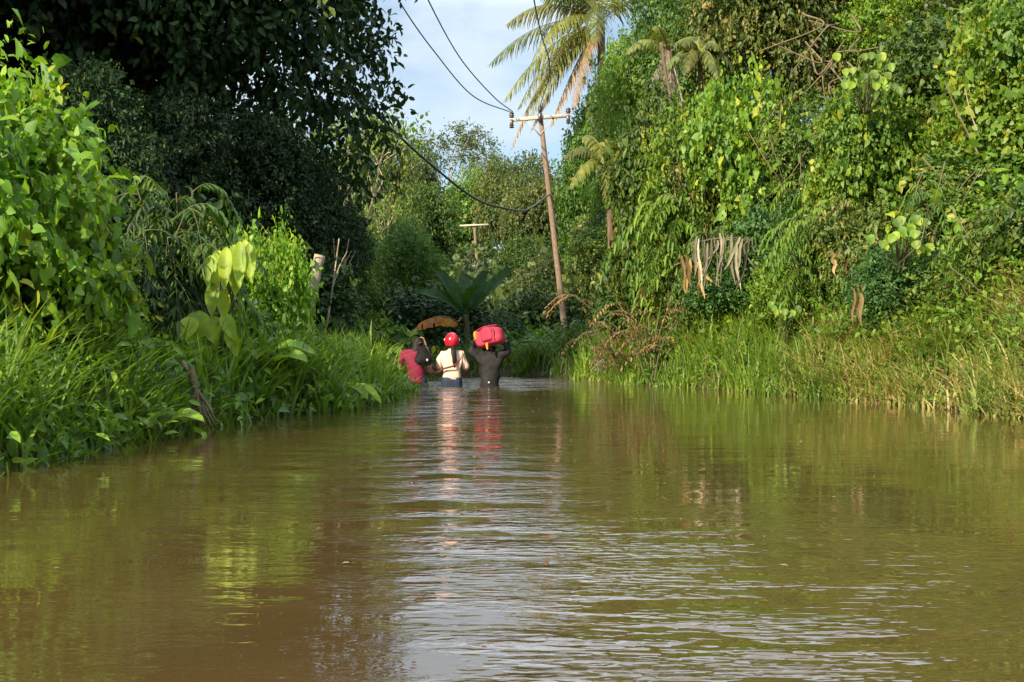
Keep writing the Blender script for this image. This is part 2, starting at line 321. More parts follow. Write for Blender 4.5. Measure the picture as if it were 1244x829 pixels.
# ------------------------------------------------------------------ plant prototypes (meshes shared by the copies)
import zlib
def reseed(k):
    global rng
    rng = np.random.default_rng(zlib.crc32(k.encode()))
PROTO = {}
def limbs(mb, h, c, r0, n=7, base=0.):
    """trunk with limbs that run into the crown blobs"""
    pts = np.array([[0, 0, base], [.08 * h * .2, .02, h * .3], [-.02 * h, .05, h * .62], [.01, 0, h * .9]]); tr = curve(pts, 6)
    tube(mb, tr, np.linspace(r0, r0 * .35, len(tr)), 9, rough=.05)
    for i in range(min(n, len(c))):
        a = tr[rng.integers(len(tr) // 2, len(tr))]; e = c[i]; m = (a + e) / 2 + rng.normal(size=3) * .06 * h + np.array([0, 0, .05 * h])
        l = curve([a, m, e], 5); tube(mb, l, np.linspace(r0 * .38, r0 * .08, len(l)), 6, rough=.06)
def proto_tree(key, h, R, nb, leafmat, n_twig, k, L, asp=.6, tw=.5, droop=.4, tmpl=OVAL, r0=.14, zc=.68, bark='bark', br=(.3, .48), inner=.25, young=.08, zmin=-.5):
    reseed(key)
    c, r = blobs_in(R, nb, br[0], br[1], zmin); c = c + np.array([0, 0, h * zc])
    mb = MB(); crown(mb, c, r, n_twig, k, L, asp, tw, droop, tmpl, inner=inner, young=young)
    tb = MB(); limbs(tb, h * zc, c, r0)
    PROTO[key] = dict(h=h * zc + R[2], w=R[0], parts=[('crown', mb.mesh(key + '_crown', M[leafmat])), ('trunk', tb.mesh(key + '_trunk', M[bark]))])
def proto_mound(key, leafmat, n_twig, k, L, asp, tmpl, tw=.28, droop=.45, nb=14, vines=16, young=.08, tall=False):
    reseed(key)
    c, r = blobs_in((1.05, 1.05, 1.6 if tall else .75), nb if not tall else 26, .2, .52, -.9 if tall else -.4, .9); r = np.minimum(r, .5); c = c + np.array([0, 0, 1.6 if tall else .85])
    zt = 1.7 if tall else .9; n_twig = int(n_twig * (1.75 if tall else 1))
    mb = MB(); crown(mb, c, r, int(n_twig * .8), k, L, asp, tw, droop, tmpl, young=young)
    crown(mb, c, r * 1.06, int(n_twig * .13), max(4, k - 2), L * 1.75, asp * .9, tw * 1.5, droop, tmpl, inner=.1, young=.3)      # bigger young shoots stick out
    crown(mb, c, r * 1.15, int(n_twig * .06), k + 3, L * .9, asp * .55, tw * 1.6, droop * .4, OVAL, inner=0, young=.5)            # long free sprays
    if vines:
        vines = vines * (2 if tall else 1); d = rdir(vines, -.2); s = np.array([0, 0, zt]) + d * np.array([1.12, 1.12, 1.75 if tall else .95]); strands(mb, s, rng.uniform(.3, .9, vines), 12, L, asp, tmpl)
    tb = MB()
    for i in range(6):
        e = c[i]; l = curve([[rng.normal() * .12, rng.normal() * .12, -.25], [e[0] * .4, e[1] * .4, e[2] * .5], e], 5); tube(tb, l, np.linspace(.03, .008, len(l)), 6)
    PROTO[key] = dict(h=3.45 if tall else 1.95, w=1.2, parts=[('foliage', mb.mesh(key + '_foliage', M[leafmat])), ('stem', tb.mesh(key + '_stem', M['bark']))])
    if not tall and key not in ('dark_m', 'vine_d'): proto_mound(key + '_t', leafmat, n_twig, k, L, asp, tmpl, tw, droop, nb, vines, young, True)
proto_mound('vine_a', 'mid', 1500, 7, .090, .85, HEART)
proto_mound('vine_b', 'fresh', 1500, 7, .092, .8, HEART, young=.06)
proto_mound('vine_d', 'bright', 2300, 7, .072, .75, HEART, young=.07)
proto_mound('vine_c', 'blue', 1400, 7, .10, .5, OVAL, droop=.6)
proto_mound('small_a', 'mid', 1250, 8, .098, .6, OVAL, tw=.22)
proto_mound('small_b', 'olive', 1250, 8, .098, .6, OVAL, tw=.24, droop=.5, young=.12)
proto_mound('small_c', 'fresh', 1250, 8, .098, .55, OVAL, tw=.22, droop=.3)
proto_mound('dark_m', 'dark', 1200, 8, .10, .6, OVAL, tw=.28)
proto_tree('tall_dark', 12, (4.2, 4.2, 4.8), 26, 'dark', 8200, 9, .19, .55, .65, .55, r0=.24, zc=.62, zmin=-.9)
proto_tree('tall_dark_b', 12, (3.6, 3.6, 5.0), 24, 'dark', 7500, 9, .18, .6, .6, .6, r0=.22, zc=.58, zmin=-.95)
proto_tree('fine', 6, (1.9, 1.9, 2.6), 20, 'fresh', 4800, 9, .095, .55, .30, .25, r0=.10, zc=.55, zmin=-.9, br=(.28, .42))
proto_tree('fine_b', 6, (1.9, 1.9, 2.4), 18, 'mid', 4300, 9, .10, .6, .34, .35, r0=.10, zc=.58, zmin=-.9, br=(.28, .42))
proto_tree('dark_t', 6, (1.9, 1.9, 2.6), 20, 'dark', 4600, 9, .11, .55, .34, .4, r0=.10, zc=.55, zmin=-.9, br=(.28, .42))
proto_tree('olive_t', 6.5, (2.1, 2.1, 2.3), 18, 'olive', 3600, 8, .12, .6, .42, .5, r0=.10, zc=.62, zmin=-.8, young=.14)
proto_tree('far_a', 9, (3.2, 3.2, 3.6), 18, 'far', 3800, 8, .22, .6, .55, .35, RHOMB, r0=.16, zc=.58, zmin=-.9)
proto_tree('far_b', 9, (3.4, 3.4, 3.0), 16, 'olive', 3400, 8, .24, .55, .6, .5, RHOMB, r0=.16, zc=.62, zmin=-.9)
proto_tree('far_c', 9, (3.0, 3.0, 3.8), 18, 'mid', 3800, 8, .22, .6, .55, .3, RHOMB, r0=.16, zc=.56, zmin=-.9)
proto_tree('sparse', 14, (3.6, 3.6, 2.8), 15, 'far', 520, 7, .22, .55, .7, .2, RHOMB, r0=.10, zc=.78, bark='pale_bark', br=(.16, .30), inner=.4, zmin=-.7)
def proto_bare(key, leafmat='yellow', n=170):
    reseed(key)
    tb = MB(); mb = MB(); tips = []
    def rec(p, d, l, r, lev):
        e = p + d * l; m = (p + e) / 2 + rng.normal(size=3) * l * .1; c = curve([p, m, e], 5); tube(tb, c, np.linspace(r, r * .6, len(c)), 6)
        if lev == 0: tips.append(e); return
        for _ in range(3 if lev > 1 else 2): rec(e, nrm(d + rng.normal(size=3) * .65 + np.array([0, 0, .15])), l * rng.uniform(.55, .8), r * .6, lev - 1)
    rec(np.zeros(3), np.array([.05, 0, 1.]), 2.2, .065, 4)
    tips = np.array(tips); b = rng.choice(len(tips), n); crown_p = tips[b] + rng.normal(size=(n, 3)) * .25
    twig_leaves(mb, crown_p, rdir(n), 7, .4, .17, .65, .5, OVAL, rng.uniform(.2, .8, n))
    PROTO[key] = dict(h=float(tips[:, 2].max()), parts=[('crown', mb.mesh(key + '_crown', M[leafmat])), ('trunk', tb.mesh(key + '_trunk', M['pale_bark']))])
proto_bare('bare', 'fresh', 150)
proto_bare('bare_b', 'olive', 260)
def proto_pinnate(key, leafmat, nst=9, h=1.6, L=.13, fr=.7, nf=8, reach=.5):
    """sapling with pinnate drooping fronds"""
    reseed(key)
    mb = MB(); tb = MB()
    for s in range(nst):
        a = rng.uniform(0, 6.28); top = np.array([math.cos(a) * reach * rng.uniform(.2, 1), math.sin(a) * reach * rng.uniform(.2, 1), h * rng.uniform(.6, 1)])
        st = curve([[0, 0, -.2], top * np.array([.3, .3, .5]), top], 8); tube(tb, st, np.linspace(.018, .006, len(st)), 6)
        for f in range(nf):
            p = st[rng.integers(len(st) // 2, len(st))]; az = rng.uniform(0, 6.28); l = fr * rng.uniform(.6, 1.1); u = np.linspace(0, 1, 11)
            el = rng.uniform(.1, .8)
            rx = np.column_stack([p[0] + np.cos(az) * l * u * math.cos(el), p[1] + np.sin(az) * l * u * math.cos(el), p[2] + l * u * math.sin(el) - l * .75 * u ** 2.2])
            tube(tb, rx, np.linspace(.006, .002, 11), 4)
            T = nrm(np.gradient(rx, axis=0)); sd = nrm(np.cross(T, [0, 0, 1.]))
            tt = rng.uniform(.2, .7)
            for sg in (-1, 1):
                d = sd * sg * .9 + T * .45 + np.array([0, 0, -.45]) + rng.normal(size=T.shape) * .12; up = np.array([0, 0, 1.]) + sd * sg * .3 + 0 * T
                leaves(mb, rx[2:], d[2:], up[2:], L * rng.uniform(.8, 1.15, 9), L * .36, tt + rng.normal(size=9) * .08, OVAL)
            leaves(mb, rx[-1:], T[-1:], np.array([[0, 0, 1.]]), L, L * .36, np.array([tt]), OVAL)
    PROTO[key] = dict(h=h * 1.1, parts=[('foliage', mb.mesh(key + '_foliage', M[leafmat])), ('stem', tb.mesh(key + '_stem', M['stem']))])
proto_pinnate('pinnate', 'mid', 10, 1.7, .15, .8, 9, .8)
proto_pinnate('pinnate_fresh', 'fresh', 10, 1.7, .15, .8, 9, .8)
proto_pinnate('pinnate_dark', 'dark', 9, 1.7, .15, .8, 8, .7)

def plant(kind, name, label, cat, x, y, h, sx=1., rot=None, group=None, dz=-.05):
    p = PROTO[kind]; s = h / p['h']; reseed(label)
    root = empty(name, (x, y, gz(x, y) + dz), rng.uniform(0, 6.28) if rot is None else rot, (s * sx, s * sx, s))
    tag(root, label, cat, group)
    for pn, me in p['parts']: obj(pn, me, root)
    return root
def plant_px(kind, name, label, cat, px, d, top, sx=1., rot=None, group=None, hw=None):
    x = X_at(px, d); h = Z_at(top, d) - gz(x, d) + .05
    if hw:                                                # half width asked for, in photograph px at that distance
        w = hw / F * d
        if kind + '_t' in PROTO and h / w > 2.2: kind += '_t'
        q = PROTO[kind]; sx = float(np.clip(w / (q.get('w', 1.2) * h / q['h']), .55, 1.7))
    return plant(kind, name, label, cat, x, d, h, sx, rot, group)
#@@VEG@@
# ------------------------------------------------------------------ left bank
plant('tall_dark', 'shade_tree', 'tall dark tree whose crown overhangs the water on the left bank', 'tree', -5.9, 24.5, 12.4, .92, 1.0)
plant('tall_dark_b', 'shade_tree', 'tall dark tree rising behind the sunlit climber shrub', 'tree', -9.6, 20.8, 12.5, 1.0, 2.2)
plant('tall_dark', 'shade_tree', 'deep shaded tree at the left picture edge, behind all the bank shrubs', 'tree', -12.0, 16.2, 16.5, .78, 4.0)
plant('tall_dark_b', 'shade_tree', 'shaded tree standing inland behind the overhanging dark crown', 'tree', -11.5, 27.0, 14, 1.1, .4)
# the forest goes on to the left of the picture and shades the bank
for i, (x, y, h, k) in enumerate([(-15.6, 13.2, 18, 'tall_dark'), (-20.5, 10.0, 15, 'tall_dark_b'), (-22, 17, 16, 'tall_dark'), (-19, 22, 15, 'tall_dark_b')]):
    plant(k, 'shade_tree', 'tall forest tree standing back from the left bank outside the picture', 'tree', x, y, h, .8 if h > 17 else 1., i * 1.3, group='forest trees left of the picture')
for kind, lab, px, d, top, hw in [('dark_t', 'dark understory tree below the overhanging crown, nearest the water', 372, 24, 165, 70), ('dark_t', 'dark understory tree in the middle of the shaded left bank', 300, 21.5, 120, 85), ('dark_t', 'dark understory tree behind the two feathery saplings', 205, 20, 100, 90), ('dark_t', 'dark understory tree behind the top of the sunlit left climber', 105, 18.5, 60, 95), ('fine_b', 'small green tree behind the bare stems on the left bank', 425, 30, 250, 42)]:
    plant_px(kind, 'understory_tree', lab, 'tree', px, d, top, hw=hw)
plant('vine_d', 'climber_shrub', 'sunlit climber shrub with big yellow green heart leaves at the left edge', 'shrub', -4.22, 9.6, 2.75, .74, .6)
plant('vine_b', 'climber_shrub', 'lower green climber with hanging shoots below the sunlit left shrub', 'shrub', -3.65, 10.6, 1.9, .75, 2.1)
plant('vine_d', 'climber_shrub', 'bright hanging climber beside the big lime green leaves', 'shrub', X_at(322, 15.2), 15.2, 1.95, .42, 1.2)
plant('vine_c', 'climber_shrub', 'dull green bush in the shade between the two saplings and the lime leaves', 'shrub', X_at(250, 16.5), 16.5, 1.8, .8, 3.2)
plant('pinnate', 'sapling', 'slender sapling with drooping young leaves, taller one in front of the dark trees', 'sapling', X_at(222, 13.2), 13.2, 2.25, .7, .4)
plant('pinnate_dark', 'sapling', 'sapling with drooping feathery leaves right of the sunlit climber shrub', 'sapling', X_at(165, 12.6), 12.6, 2.0, .75, 1.4)
plant('pinnate_dark', 'sapling', 'dim feathery sapling in the shade behind the left tall grass', 'sapling', X_at(90, 13.5), 13.5, 1.9, .9, 2.9)
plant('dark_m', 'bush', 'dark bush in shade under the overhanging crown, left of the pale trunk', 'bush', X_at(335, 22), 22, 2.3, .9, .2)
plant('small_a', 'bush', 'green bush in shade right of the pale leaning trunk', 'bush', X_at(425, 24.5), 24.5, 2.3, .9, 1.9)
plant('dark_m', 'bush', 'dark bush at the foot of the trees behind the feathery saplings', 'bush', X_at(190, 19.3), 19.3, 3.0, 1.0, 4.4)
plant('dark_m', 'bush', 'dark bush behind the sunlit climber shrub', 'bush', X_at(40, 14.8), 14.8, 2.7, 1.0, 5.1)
plant('fine_b', 'round_tree', 'round dark green tree in shade behind the person in pink', 'tree', X_at(492, 34), 34, Z_at(262, 34) - gz(X_at(492, 34), 34), .85, 1.)
plant('dark_m', 'bush', 'low dark bush behind the orange dead leaf', 'bush', X_at(500, 31), 31, 1.9, 1.3, 1.)
plant_px('bare', 'bare_tree', 'pale branched tree with few yellow leaves beside the dark overhanging crown', 'tree', 432, 42, 138, .75, 1.2)
plant_px('bare_b', 'bare_tree', 'thin pale tree with olive leaves between the dark crown and the far pole', 'tree', 462, 48, 240, .6, 6.0)

# ------------------------------------------------------------------ far trees
for kind, nm, lab, px, d, top, sx in [
    ('far_b', 'far_tree', 'olive tree on the far left skyline under the thick cable', 450, 64, 138, 60),
    ('far_a', 'far_tree', 'pale far tree on the skyline left of the sparse open crown', 488, 82, 165, 50),
    ('far_c', 'far_tree', 'green far tree below the sparse crown, left of the far pole', 512, 62, 222, 46),
    ('far_a', 'far_tree', 'shaded far tree beside the dark overhanging crown', 430, 52, 170, 48),
    ('far_b', 'far_tree', 'far tree on the skyline just left of the pole top', 615, 100, 185, 46),
    ('far_c', 'far_tree', 'far tree whose crown backs the far pole', 572, 108, 205, 55),
    ('far_a', 'far_tree', 'sunlit far tree right behind the near pole', 668, 70, 176, 58),
    ('far_b', 'far_tree', 'olive far tree below the dead palm fronds', 645, 66, 200, 45),
    ('far_c', 'far_tree', 'sunlit green tree behind the banana plant', 640, 55, 285, 40),
    ('far_a', 'far_tree', 'sunlit tree between banana plant and near pole', 655, 52, 300, 38),
    ('far_b', 'far_tree', 'tree right of the near pole, under the small palm', 730, 46, 240, 35),
    ('far_c', 'far_tree', 'tree behind the coconut palm trunk', 742, 52, 95, 52),
    ('far_a', 'far_tree', 'tall tree behind the creeper thicket on the right hillside', 812, 44, -30, 70)]:
    plant_px(kind, nm, lab, 'tree', px, d, top, hw=sx / 1.15)
mb = MB(); n_ = 46; bx_ = rng.uniform(-48, 55, n_); by_ = rng.uniform(128, 165, n_); bt_ = np.where(bx_ < 12, rng.uniform(6, 12.5, n_), rng.uniform(10, 20, n_))
for x_, y_, t_ in zip(bx_, by_, bt_):
    c_, r_ = blobs_in((5, 4, t_ * .5), 7, .4, .6, -.8); crown(mb, c_ + np.array([x_, y_, t_ * .5]), r_, 260, 6, .75, .6, 1.6, .3, RHOMB)
tag(obj('far_wood', mb.mesh('far_wood', M['far'])), 'far off wood closing the view beyond the flooded road', 'wood', kind='stuff')
plant_px('sparse', 'open_crowned_tree', 'tall sparse tree with open crown silhouetted against the sky', 'tree', 546, 112, 140, 1.1, 1.)
plant_px('sparse', 'open_crowned_tree', 'smaller sparse tree on the skyline right of the open crown', 'tree', 588, 118, 172, .7, 2.)
for px, d, top, lab in [(632, 46.5, 358, 'dark bush on the far shore behind the dark jacket'), (664, 47, 340, 'dark bush left of the near pole foot'), (718, 46, 348, 'dark bush right of the near pole foot'), (600, 37, 372, 'low bush behind the banana stem')]:
    plant_px('dark_m' if px != 716 else 'small_a', 'bush', lab, 'bush', px, d, top, 1.0)

# ------------------------------------------------------------------ right bank
for kind, nm, lab, cat, px, d, top, sx in [
    ('fine', 'fine_leaved_tree', 'bright fine leaved tree standing right of the coconut palm', 'tree', 782, 30, 25, 55),
    ('fine', 'fine_leaved_tree', 'lower bright green tree right of the near pole', 'tree', 764, 29, 150, 42),
    ('fine_b', 'fine_leaved_tree', 'green tree at the top behind the yellow palm seedling', 'tree', 850, 29, -70, 85),
    ('fine_b', 'fine_leaved_tree', 'green tree under the small palm on the right bank', 'tree', 768, 27, 240, 62),
    ('olive_t', 'hill_tree', 'olive tree with tangled bare branches at the top of the right bank', 'tree', 945, 25, -120, 100),
    ('fine_b', 'hill_tree', 'green hill tree behind the tangled branches', 'tree', 1025, 27, -160, 110),
    ('fine', 'hill_tree', 'hill tree at the top behind the hanging heart leaves', 'tree', 1120, 24, -170, 110),
    ('olive_t', 'hill_tree', 'hill tree at the top right corner of the picture', 'tree', 1235, 22, -150, 120),
    ('small_a', 'creeper_thicket', 'green creeper mound covering the trunk of the fan palm', 'shrub', 806, 23.6, 92, 42),
    ('small_b', 'creeper_thicket', 'olive creeper mound covering the trunk of the young palm', 'shrub', 858, 22.6, 105, 42),
    ('small_c', 'creeper_thicket', 'light creeper mound right of the small palm', 'shrub', 830, 22.6, 122, 50),
    ('small_a', 'creeper_thicket', 'green creeper mound above the brown dead branch', 'shrub', 790, 24.5, 285, 60),
    ('small_c', 'creeper_thicket', 'light green creeper mound over the bleached hanging fronds', 'shrub', 868, 23, 205, 70),
    ('small_b', 'creeper_thicket', 'olive creeper mound below the tangled bare branches', 'shrub', 915, 23.8, 130, 75),
    ('vine_c', 'creeper_thicket', 'leafy mound with feathery drooping leaves right of the bleached fronds', 'shrub', 962, 20.8, 225, 70),
    ('small_a', 'creeper_thicket', 'dense green creeper mound in the middle of the right bank', 'shrub', 1000, 21.8, 110, 75),
    ('vine_b', 'creeper_thicket', 'climber with large hanging yellow green heart leaves high on the right bank', 'shrub', 1058, 19.2, 65, 62),
    ('vine_a', 'creeper_thicket', 'dark heart leaved climber mass right of the hanging yellow green one', 'shrub', 1130, 19.8, 5, 85),
    ('vine_b', 'creeper_thicket', 'sunlit heart leaved climber at the upper right edge', 'shrub', 1235, 18, -40, 85),
    ('vine_a', 'creeper_thicket', 'heart leaved climber below the two slanting dry stems', 'shrub', 1185, 17.3, 165, 75),
    ('small_b', 'creeper_thicket', 'olive thicket below the hanging heart leaves', 'shrub', 1048, 18.8, 225, 70),
    ('vine_c', 'creeper_thicket', 'low shaded leafy mound beside the bleached hanging fronds', 'shrub', 905, 21.4, 320, 65),
    ('small_c', 'creeper_thicket', 'small leaved bright mound above the light grass', 'shrub', 965, 19.4, 310, 60),
    ('vine_c', 'broad_leaved_herb', 'broad leaved herb with drooping leaves under the lime round leaves', 'plant', 1105, 16.6, 275, 65),
    ('vine_a', 'broad_leaved_herb', 'broad leaved herb at the right picture edge', 'plant', 1255, 15.2, 225, 75),
    ('small_a', 'creeper_thicket', 'low green thicket above the dry sedge', 'shrub', 1180, 15.9, 300, 60),
    ('pinnate_fresh', 'fern_shrub', 'fresh fern like shrub above the light grass on the right', 'shrub', 985, 18.9, 240, 70),
    ('pinnate_fresh', 'fern_shrub', 'fern like shrub with yellow fronds below the right climber', 'shrub', 1190, 15.6, 255, 60),
    ('pinnate', 'fern_shrub', 'green fern like shrub above the hanging bleached fronds', 'shrub', 872, 21.6, 245, 70),
    ('pinnate', 'fern_shrub', 'drooping feathery shrub below the tangled bare branches', 'shrub', 938, 21.8, 150, 60),
    ('pinnate_fresh', 'fern_shrub', 'feathery shrub left of the high cluster of lime leaves', 'shrub', 1008, 20, 185, 60),
    ('pinnate', 'fern_shrub', 'feathery shrub under the two slanting dry stems', 'shrub', 1140, 17, 205, 65),
    ('pinnate_fresh', 'fern_shrub', 'feathery light shrub right of the small palm', 'shrub', 822, 22.4, 200, 50),
    ('vine_b', 'creeper_thicket', 'broad leaved climber above the feathery shrub in the middle of the right bank', 'shrub', 900, 22, 60, 60),
    ('small_c', 'creeper_thicket', 'bright low mound between dead branch and light grass', 'shrub', 835, 22.8, 350, 50)]:
    plant_px(kind, nm, lab, cat, px, d, top, hw=sx)

# ------------------------------------------------------------------ ground cover (nobody could count it)
def scatter(n, x0, x1, y0, y1, smin, smax, dens=None):
    x = rng.uniform(x0, x1, n); y = rng.uniform(y0, y1, n); s = signed(x, y); k = (s > smin) & (s < smax)
    if dens is not None: k &= rng.random(n) < dens(x, y, s)
    x, y, s = x[k], y[k], s[k]; return np.column_stack([x, y, ground(x, y)]), s
def lump(x, y, a=1.): return (.5 + .5 * np.sin(x * 1.7 + 1.3 * np.sin(y * 1.1)) * np.cos(y * 1.4 + x * .6)) * a
def cover(name, label, mat, n, reg, smin, smax, L, hgt, asp=.7, tmpl=OVAL, k=5, tw=.3):
    reseed(label)
    p, s = scatter(n, *reg, smin, smax); p[:, 2] += hgt * (lump(p[:, 0], p[:, 1]) + .15) * rng.uniform(.1, 1.1, len(p)) * sstep(smin, smin + .6, s)
    mb = MB(); a = nrm(rdir(len(p), -.1) + np.array([-.3, -.4, .2])); t = lump(p[:, 0] * 2.3, p[:, 1] * 2.1, .5) + rng.uniform(0, .35, len(p))
    twig_leaves(mb, p, a, k, tw, L, asp, .4, tmpl, t)
    tag(obj(name, mb.mesh(name, M[mat])), label, 'ground cover', kind='stuff')
right_reg = (1.0, 17, 11, 33)
cover('creeper_carpet', 'creeping green leaves covering the slope of the right bank', 'mid', 15000, right_reg, .7, 9, .095, .75)
cover('creeper_carpet', 'yellowish creeper leaves mixed over the right bank slope', 'olive', 9000, right_reg, .5, 8, .09, .85)
cover('creeper_carpet', 'broad leaved creepers layered over the right bank slope', 'fresh', 5200, (2.2, 15, 12, 30), 1.0, 8, .15, 1.3, .7, HEART, 5, .5)
cover('dry_leaf_litter', 'dry brown leaves and dead stalks caught in the right bank plants', 'dead', 900, (1.5, 10, 11.5, 27), .02, 4.0, .10, 1.0, .35, OVAL, 5, .35)
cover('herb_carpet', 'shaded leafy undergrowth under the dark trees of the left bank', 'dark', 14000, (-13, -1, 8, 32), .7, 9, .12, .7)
cover('far_undergrowth', 'low green undergrowth on the far shore behind the wading people', 'mid', 9000, (-16, 9, 27.5, 48), .8, 18, .15, .5)
cover('far_undergrowth', 'distant undergrowth below the far trees', 'far', 10000, (-30, 22, 45, 110), .8, 80, .40, 2.4, tw=.8, tmpl=RHOMB)

def grass(name, label, mat, n, reg, smin, smax, h0, h1, w, tfun=None, dens=None, lean=None, edge=.3, curl=1., nclump=None):
    reseed(label)
    p, s = scatter(n, *reg, smin, smax, dens)
    if nclump:                                             # tufts
        c, _ = scatter(nclump, *reg, smin, smax, dens); i = rng.integers(len(c), size=len(p))
        q = c[i] + rng.normal(size=(len(p), 3)) * np.array([.09, .09, 0]); kk = signed(q[:, 0], q[:, 1]) > smin; p = np.where((rng.random(len(p)) < .7)[:, None] & kk[:, None], q, p); p[:, 2] = ground(p[:, 0], p[:, 1]); s = signed(p[:, 0], p[:, 1])
    h = rng.uniform(h0, h1, len(p)) * (.45 + .55 * sstep(smin, smin + edge, s)) * (.7 + .5 * lump(p[:, 0] * 1.8, p[:, 1] * 1.8))
    p[:, 2] = np.maximum(p[:, 2], -.25) - .03
    tn = lump(p[:, 0] * 2.7, p[:, 1] * 2.2, .45) + rng.uniform(0, .5, len(p)) + (.14 if mat == 'sedge' else 0) if tfun is None else tfun(p)
    mb = MB(); blades(mb, p, h, rng.uniform(.6, 1.3, len(p)) * w, lean, tn, curl=curl)
    tag(obj(name, mb.mesh(name, M[mat])), label, 'grass', kind='stuff')
grass('tall_grass', 'tall green grass leaning over the water on the left bank', 'grass', 13000, (-6.2, -1.2, 6.6, 13.8), -.16, 2.3, .25, .90, .026, nclump=230, curl=1.6, lean=np.array([.12, -.1, 0]))
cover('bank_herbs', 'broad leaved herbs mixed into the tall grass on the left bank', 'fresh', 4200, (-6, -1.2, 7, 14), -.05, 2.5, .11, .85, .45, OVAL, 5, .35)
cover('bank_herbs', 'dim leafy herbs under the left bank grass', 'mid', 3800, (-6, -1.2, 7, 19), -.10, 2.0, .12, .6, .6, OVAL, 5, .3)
grass('tall_grass', 'sunlit light tufts of grass on the spit beside the person in pink', 'lgrass', 3600, (-3.2, -1.1, 15.0, 20.4), -.14, 1.0, .30, .82, .024, nclump=90, curl=1.2)
grass('bank_grass', 'mixed green grass under the saplings on the left bank', 'grass', 5200, (-5, -1.2, 12.5, 18), -.05, 2.2, .35, .85, .022, nclump=140, curl=1.3)
grass('bank_grass', 'low light green grass along the water on the right bank', 'lgrass', 28000, (1.2, 6.2, 15.0, 27), -.14, 1.9, .25, .80, .020, nclump=420, curl=1.2)
cover('bank_herbs', 'light leafy herbs in the grass along the right bank', 'fresh', 2600, (1.2, 6.2, 14, 26), .02, 1.6, .09, .6, .5, OVAL, 5, .25)
grass('dry_sedge', 'tangled dry brown and green sedge on the near right bank', 'sedge', 22000, (3.2, 7.5, 10.5, 17.8), -.16, 2.8, .22, .85, .020, nclump=260, curl=1.9, lean=np.array([-.12, -.05, 0]))
cover('bank_herbs', 'small leafy weeds in the sedge on the near right bank', 'fresh', 3600, (3.4, 8.5, 11, 18), .10, 3.6, .085, 1.0, .6, OVAL, 5, .25)
grass('far_grass', 'shaded tall grass on the far shore behind the people', 'grass', 14000, (-6, 2.2, 25, 31), -.06, 1.8, .30, .62, .024, nclump=200, curl=1.2)

grass('flooded_stems', 'half sunk grass stems standing in the water along the left bank', 'grass', 5200, (-6.2, -1.0, 6.6, 20), -.38, .12, .12, .45, .016, curl=1.9, lean=np.array([.3, 0, 0]))
grass('flooded_stems', 'half sunk dry stems standing in the water along the right bank', 'sedge', 4200, (1.2, 6, 10.5, 26), -.34, .10, .10, .40, .014, curl=1.9, lean=np.array([-.3, 0, 0]))
reseed('debris'); n_ = 150; y_ = rng.uniform(3.2, 22, n_); x_ = np.where(rng.random(n_) < .6, rng.normal(.1, .9, n_), rng.uniform(-2.6, 4, n_)); k_ = signed(x_, y_) < -.05; x_, y_ = x_[k_], y_[k_]
mb = MB(); a_ = rng.uniform(0, 6.28, len(x_)); leaves(mb, np.column_stack([x_, y_, wz(x_, y_) + .005]), np.column_stack([np.cos(a_), np.sin(a_), 0 * a_ + .06]), np.array([0, 0, 1.]) + rng.normal(size=(len(x_), 3)) * .1, rng.uniform(.008, .035, len(x_)), rng.uniform(.006, .016, len(x_)), rng.uniform(.2, 1, len(x_)))
tag(obj('drifting_debris', mb.mesh('drifting_debris', M['straw'])), 'specks of leaf litter and foam drifting on the brown water', 'debris', kind='stuff')

# ------------------------------------------------------------------ palms
def make_frond(mb, hub, az, el, ln, droop, leaf, n=34, tint=.4, hang=.8, wid=.03, rach=.022):
    u = np.linspace(0, 1, 16); ca, sa = math.cos(az), math.sin(az)
    r = ln * (u * math.cos(el) * (1 - .12 * droop * u)); z = ln * (u * math.sin(el) - droop * u ** 2.3)
    pts = np.column_stack([hub[0] + r * ca, hub[1] + r * sa, hub[2] + z]); tube(mb, pts, np.linspace(rach, .004, 16), 5, tint=min(1, tint + .25))
    uu = np.linspace(.14, 1, n); P = np.column_stack([np.interp(uu, u, pts[:, i]) for i in range(3)]); T = nrm(np.column_stack([np.interp(uu, u, np.gradient(pts[:, i])) for i in range(3)]))
    sd = nrm(np.cross(T, [0, 0, 1.])); prof = np.sin(np.clip(uu * .9 + .12, 0, 1) * math.pi) ** .5
    for sg in (-1, 1):
        d0 = nrm(sd * sg + T * .55 + np.array([0, 0, -.15])); L = leaf * prof * rng.uniform(.85, 1.1, n)
        seg = 4; c = P[:, None].repeat(seg + 1, 1); w = wid * np.array([.6, 1, .9, .6, .05]); d = d0.copy(); 
        cs = [P]
        for s in range(seg):
            d = nrm(d + np.array([0, 0, -hang * .45]) + rng.normal(size=d.shape) * .08); cs.append(cs[-1] + d * (L / seg)[:, None])
        c = np.stack(cs, 1); wv = nrm(np.cross(np.broadcast_to(T[:, None], c.shape), np.gradient(c, axis=1)))
        wv = nrm(np.cross(wv, np.gradient(c, axis=1)))
        V = np.stack([c + wv * w[None, :, None] * .5, c - wv * w[None, :, None] * .5], 2).reshape(-1, 3); m = 2 * (seg + 1); i = np.arange(seg) * 2
        q = np.stack([i, i + 1, i + 3, i + 2], -1); off = (np.arange(n) * m)[:, None, None]
        mb.add(V, [(q[None] + off).reshape(-1, 4)], np.repeat(np.clip(tint + rng.normal(size=n) * .12, 0, 1), m))
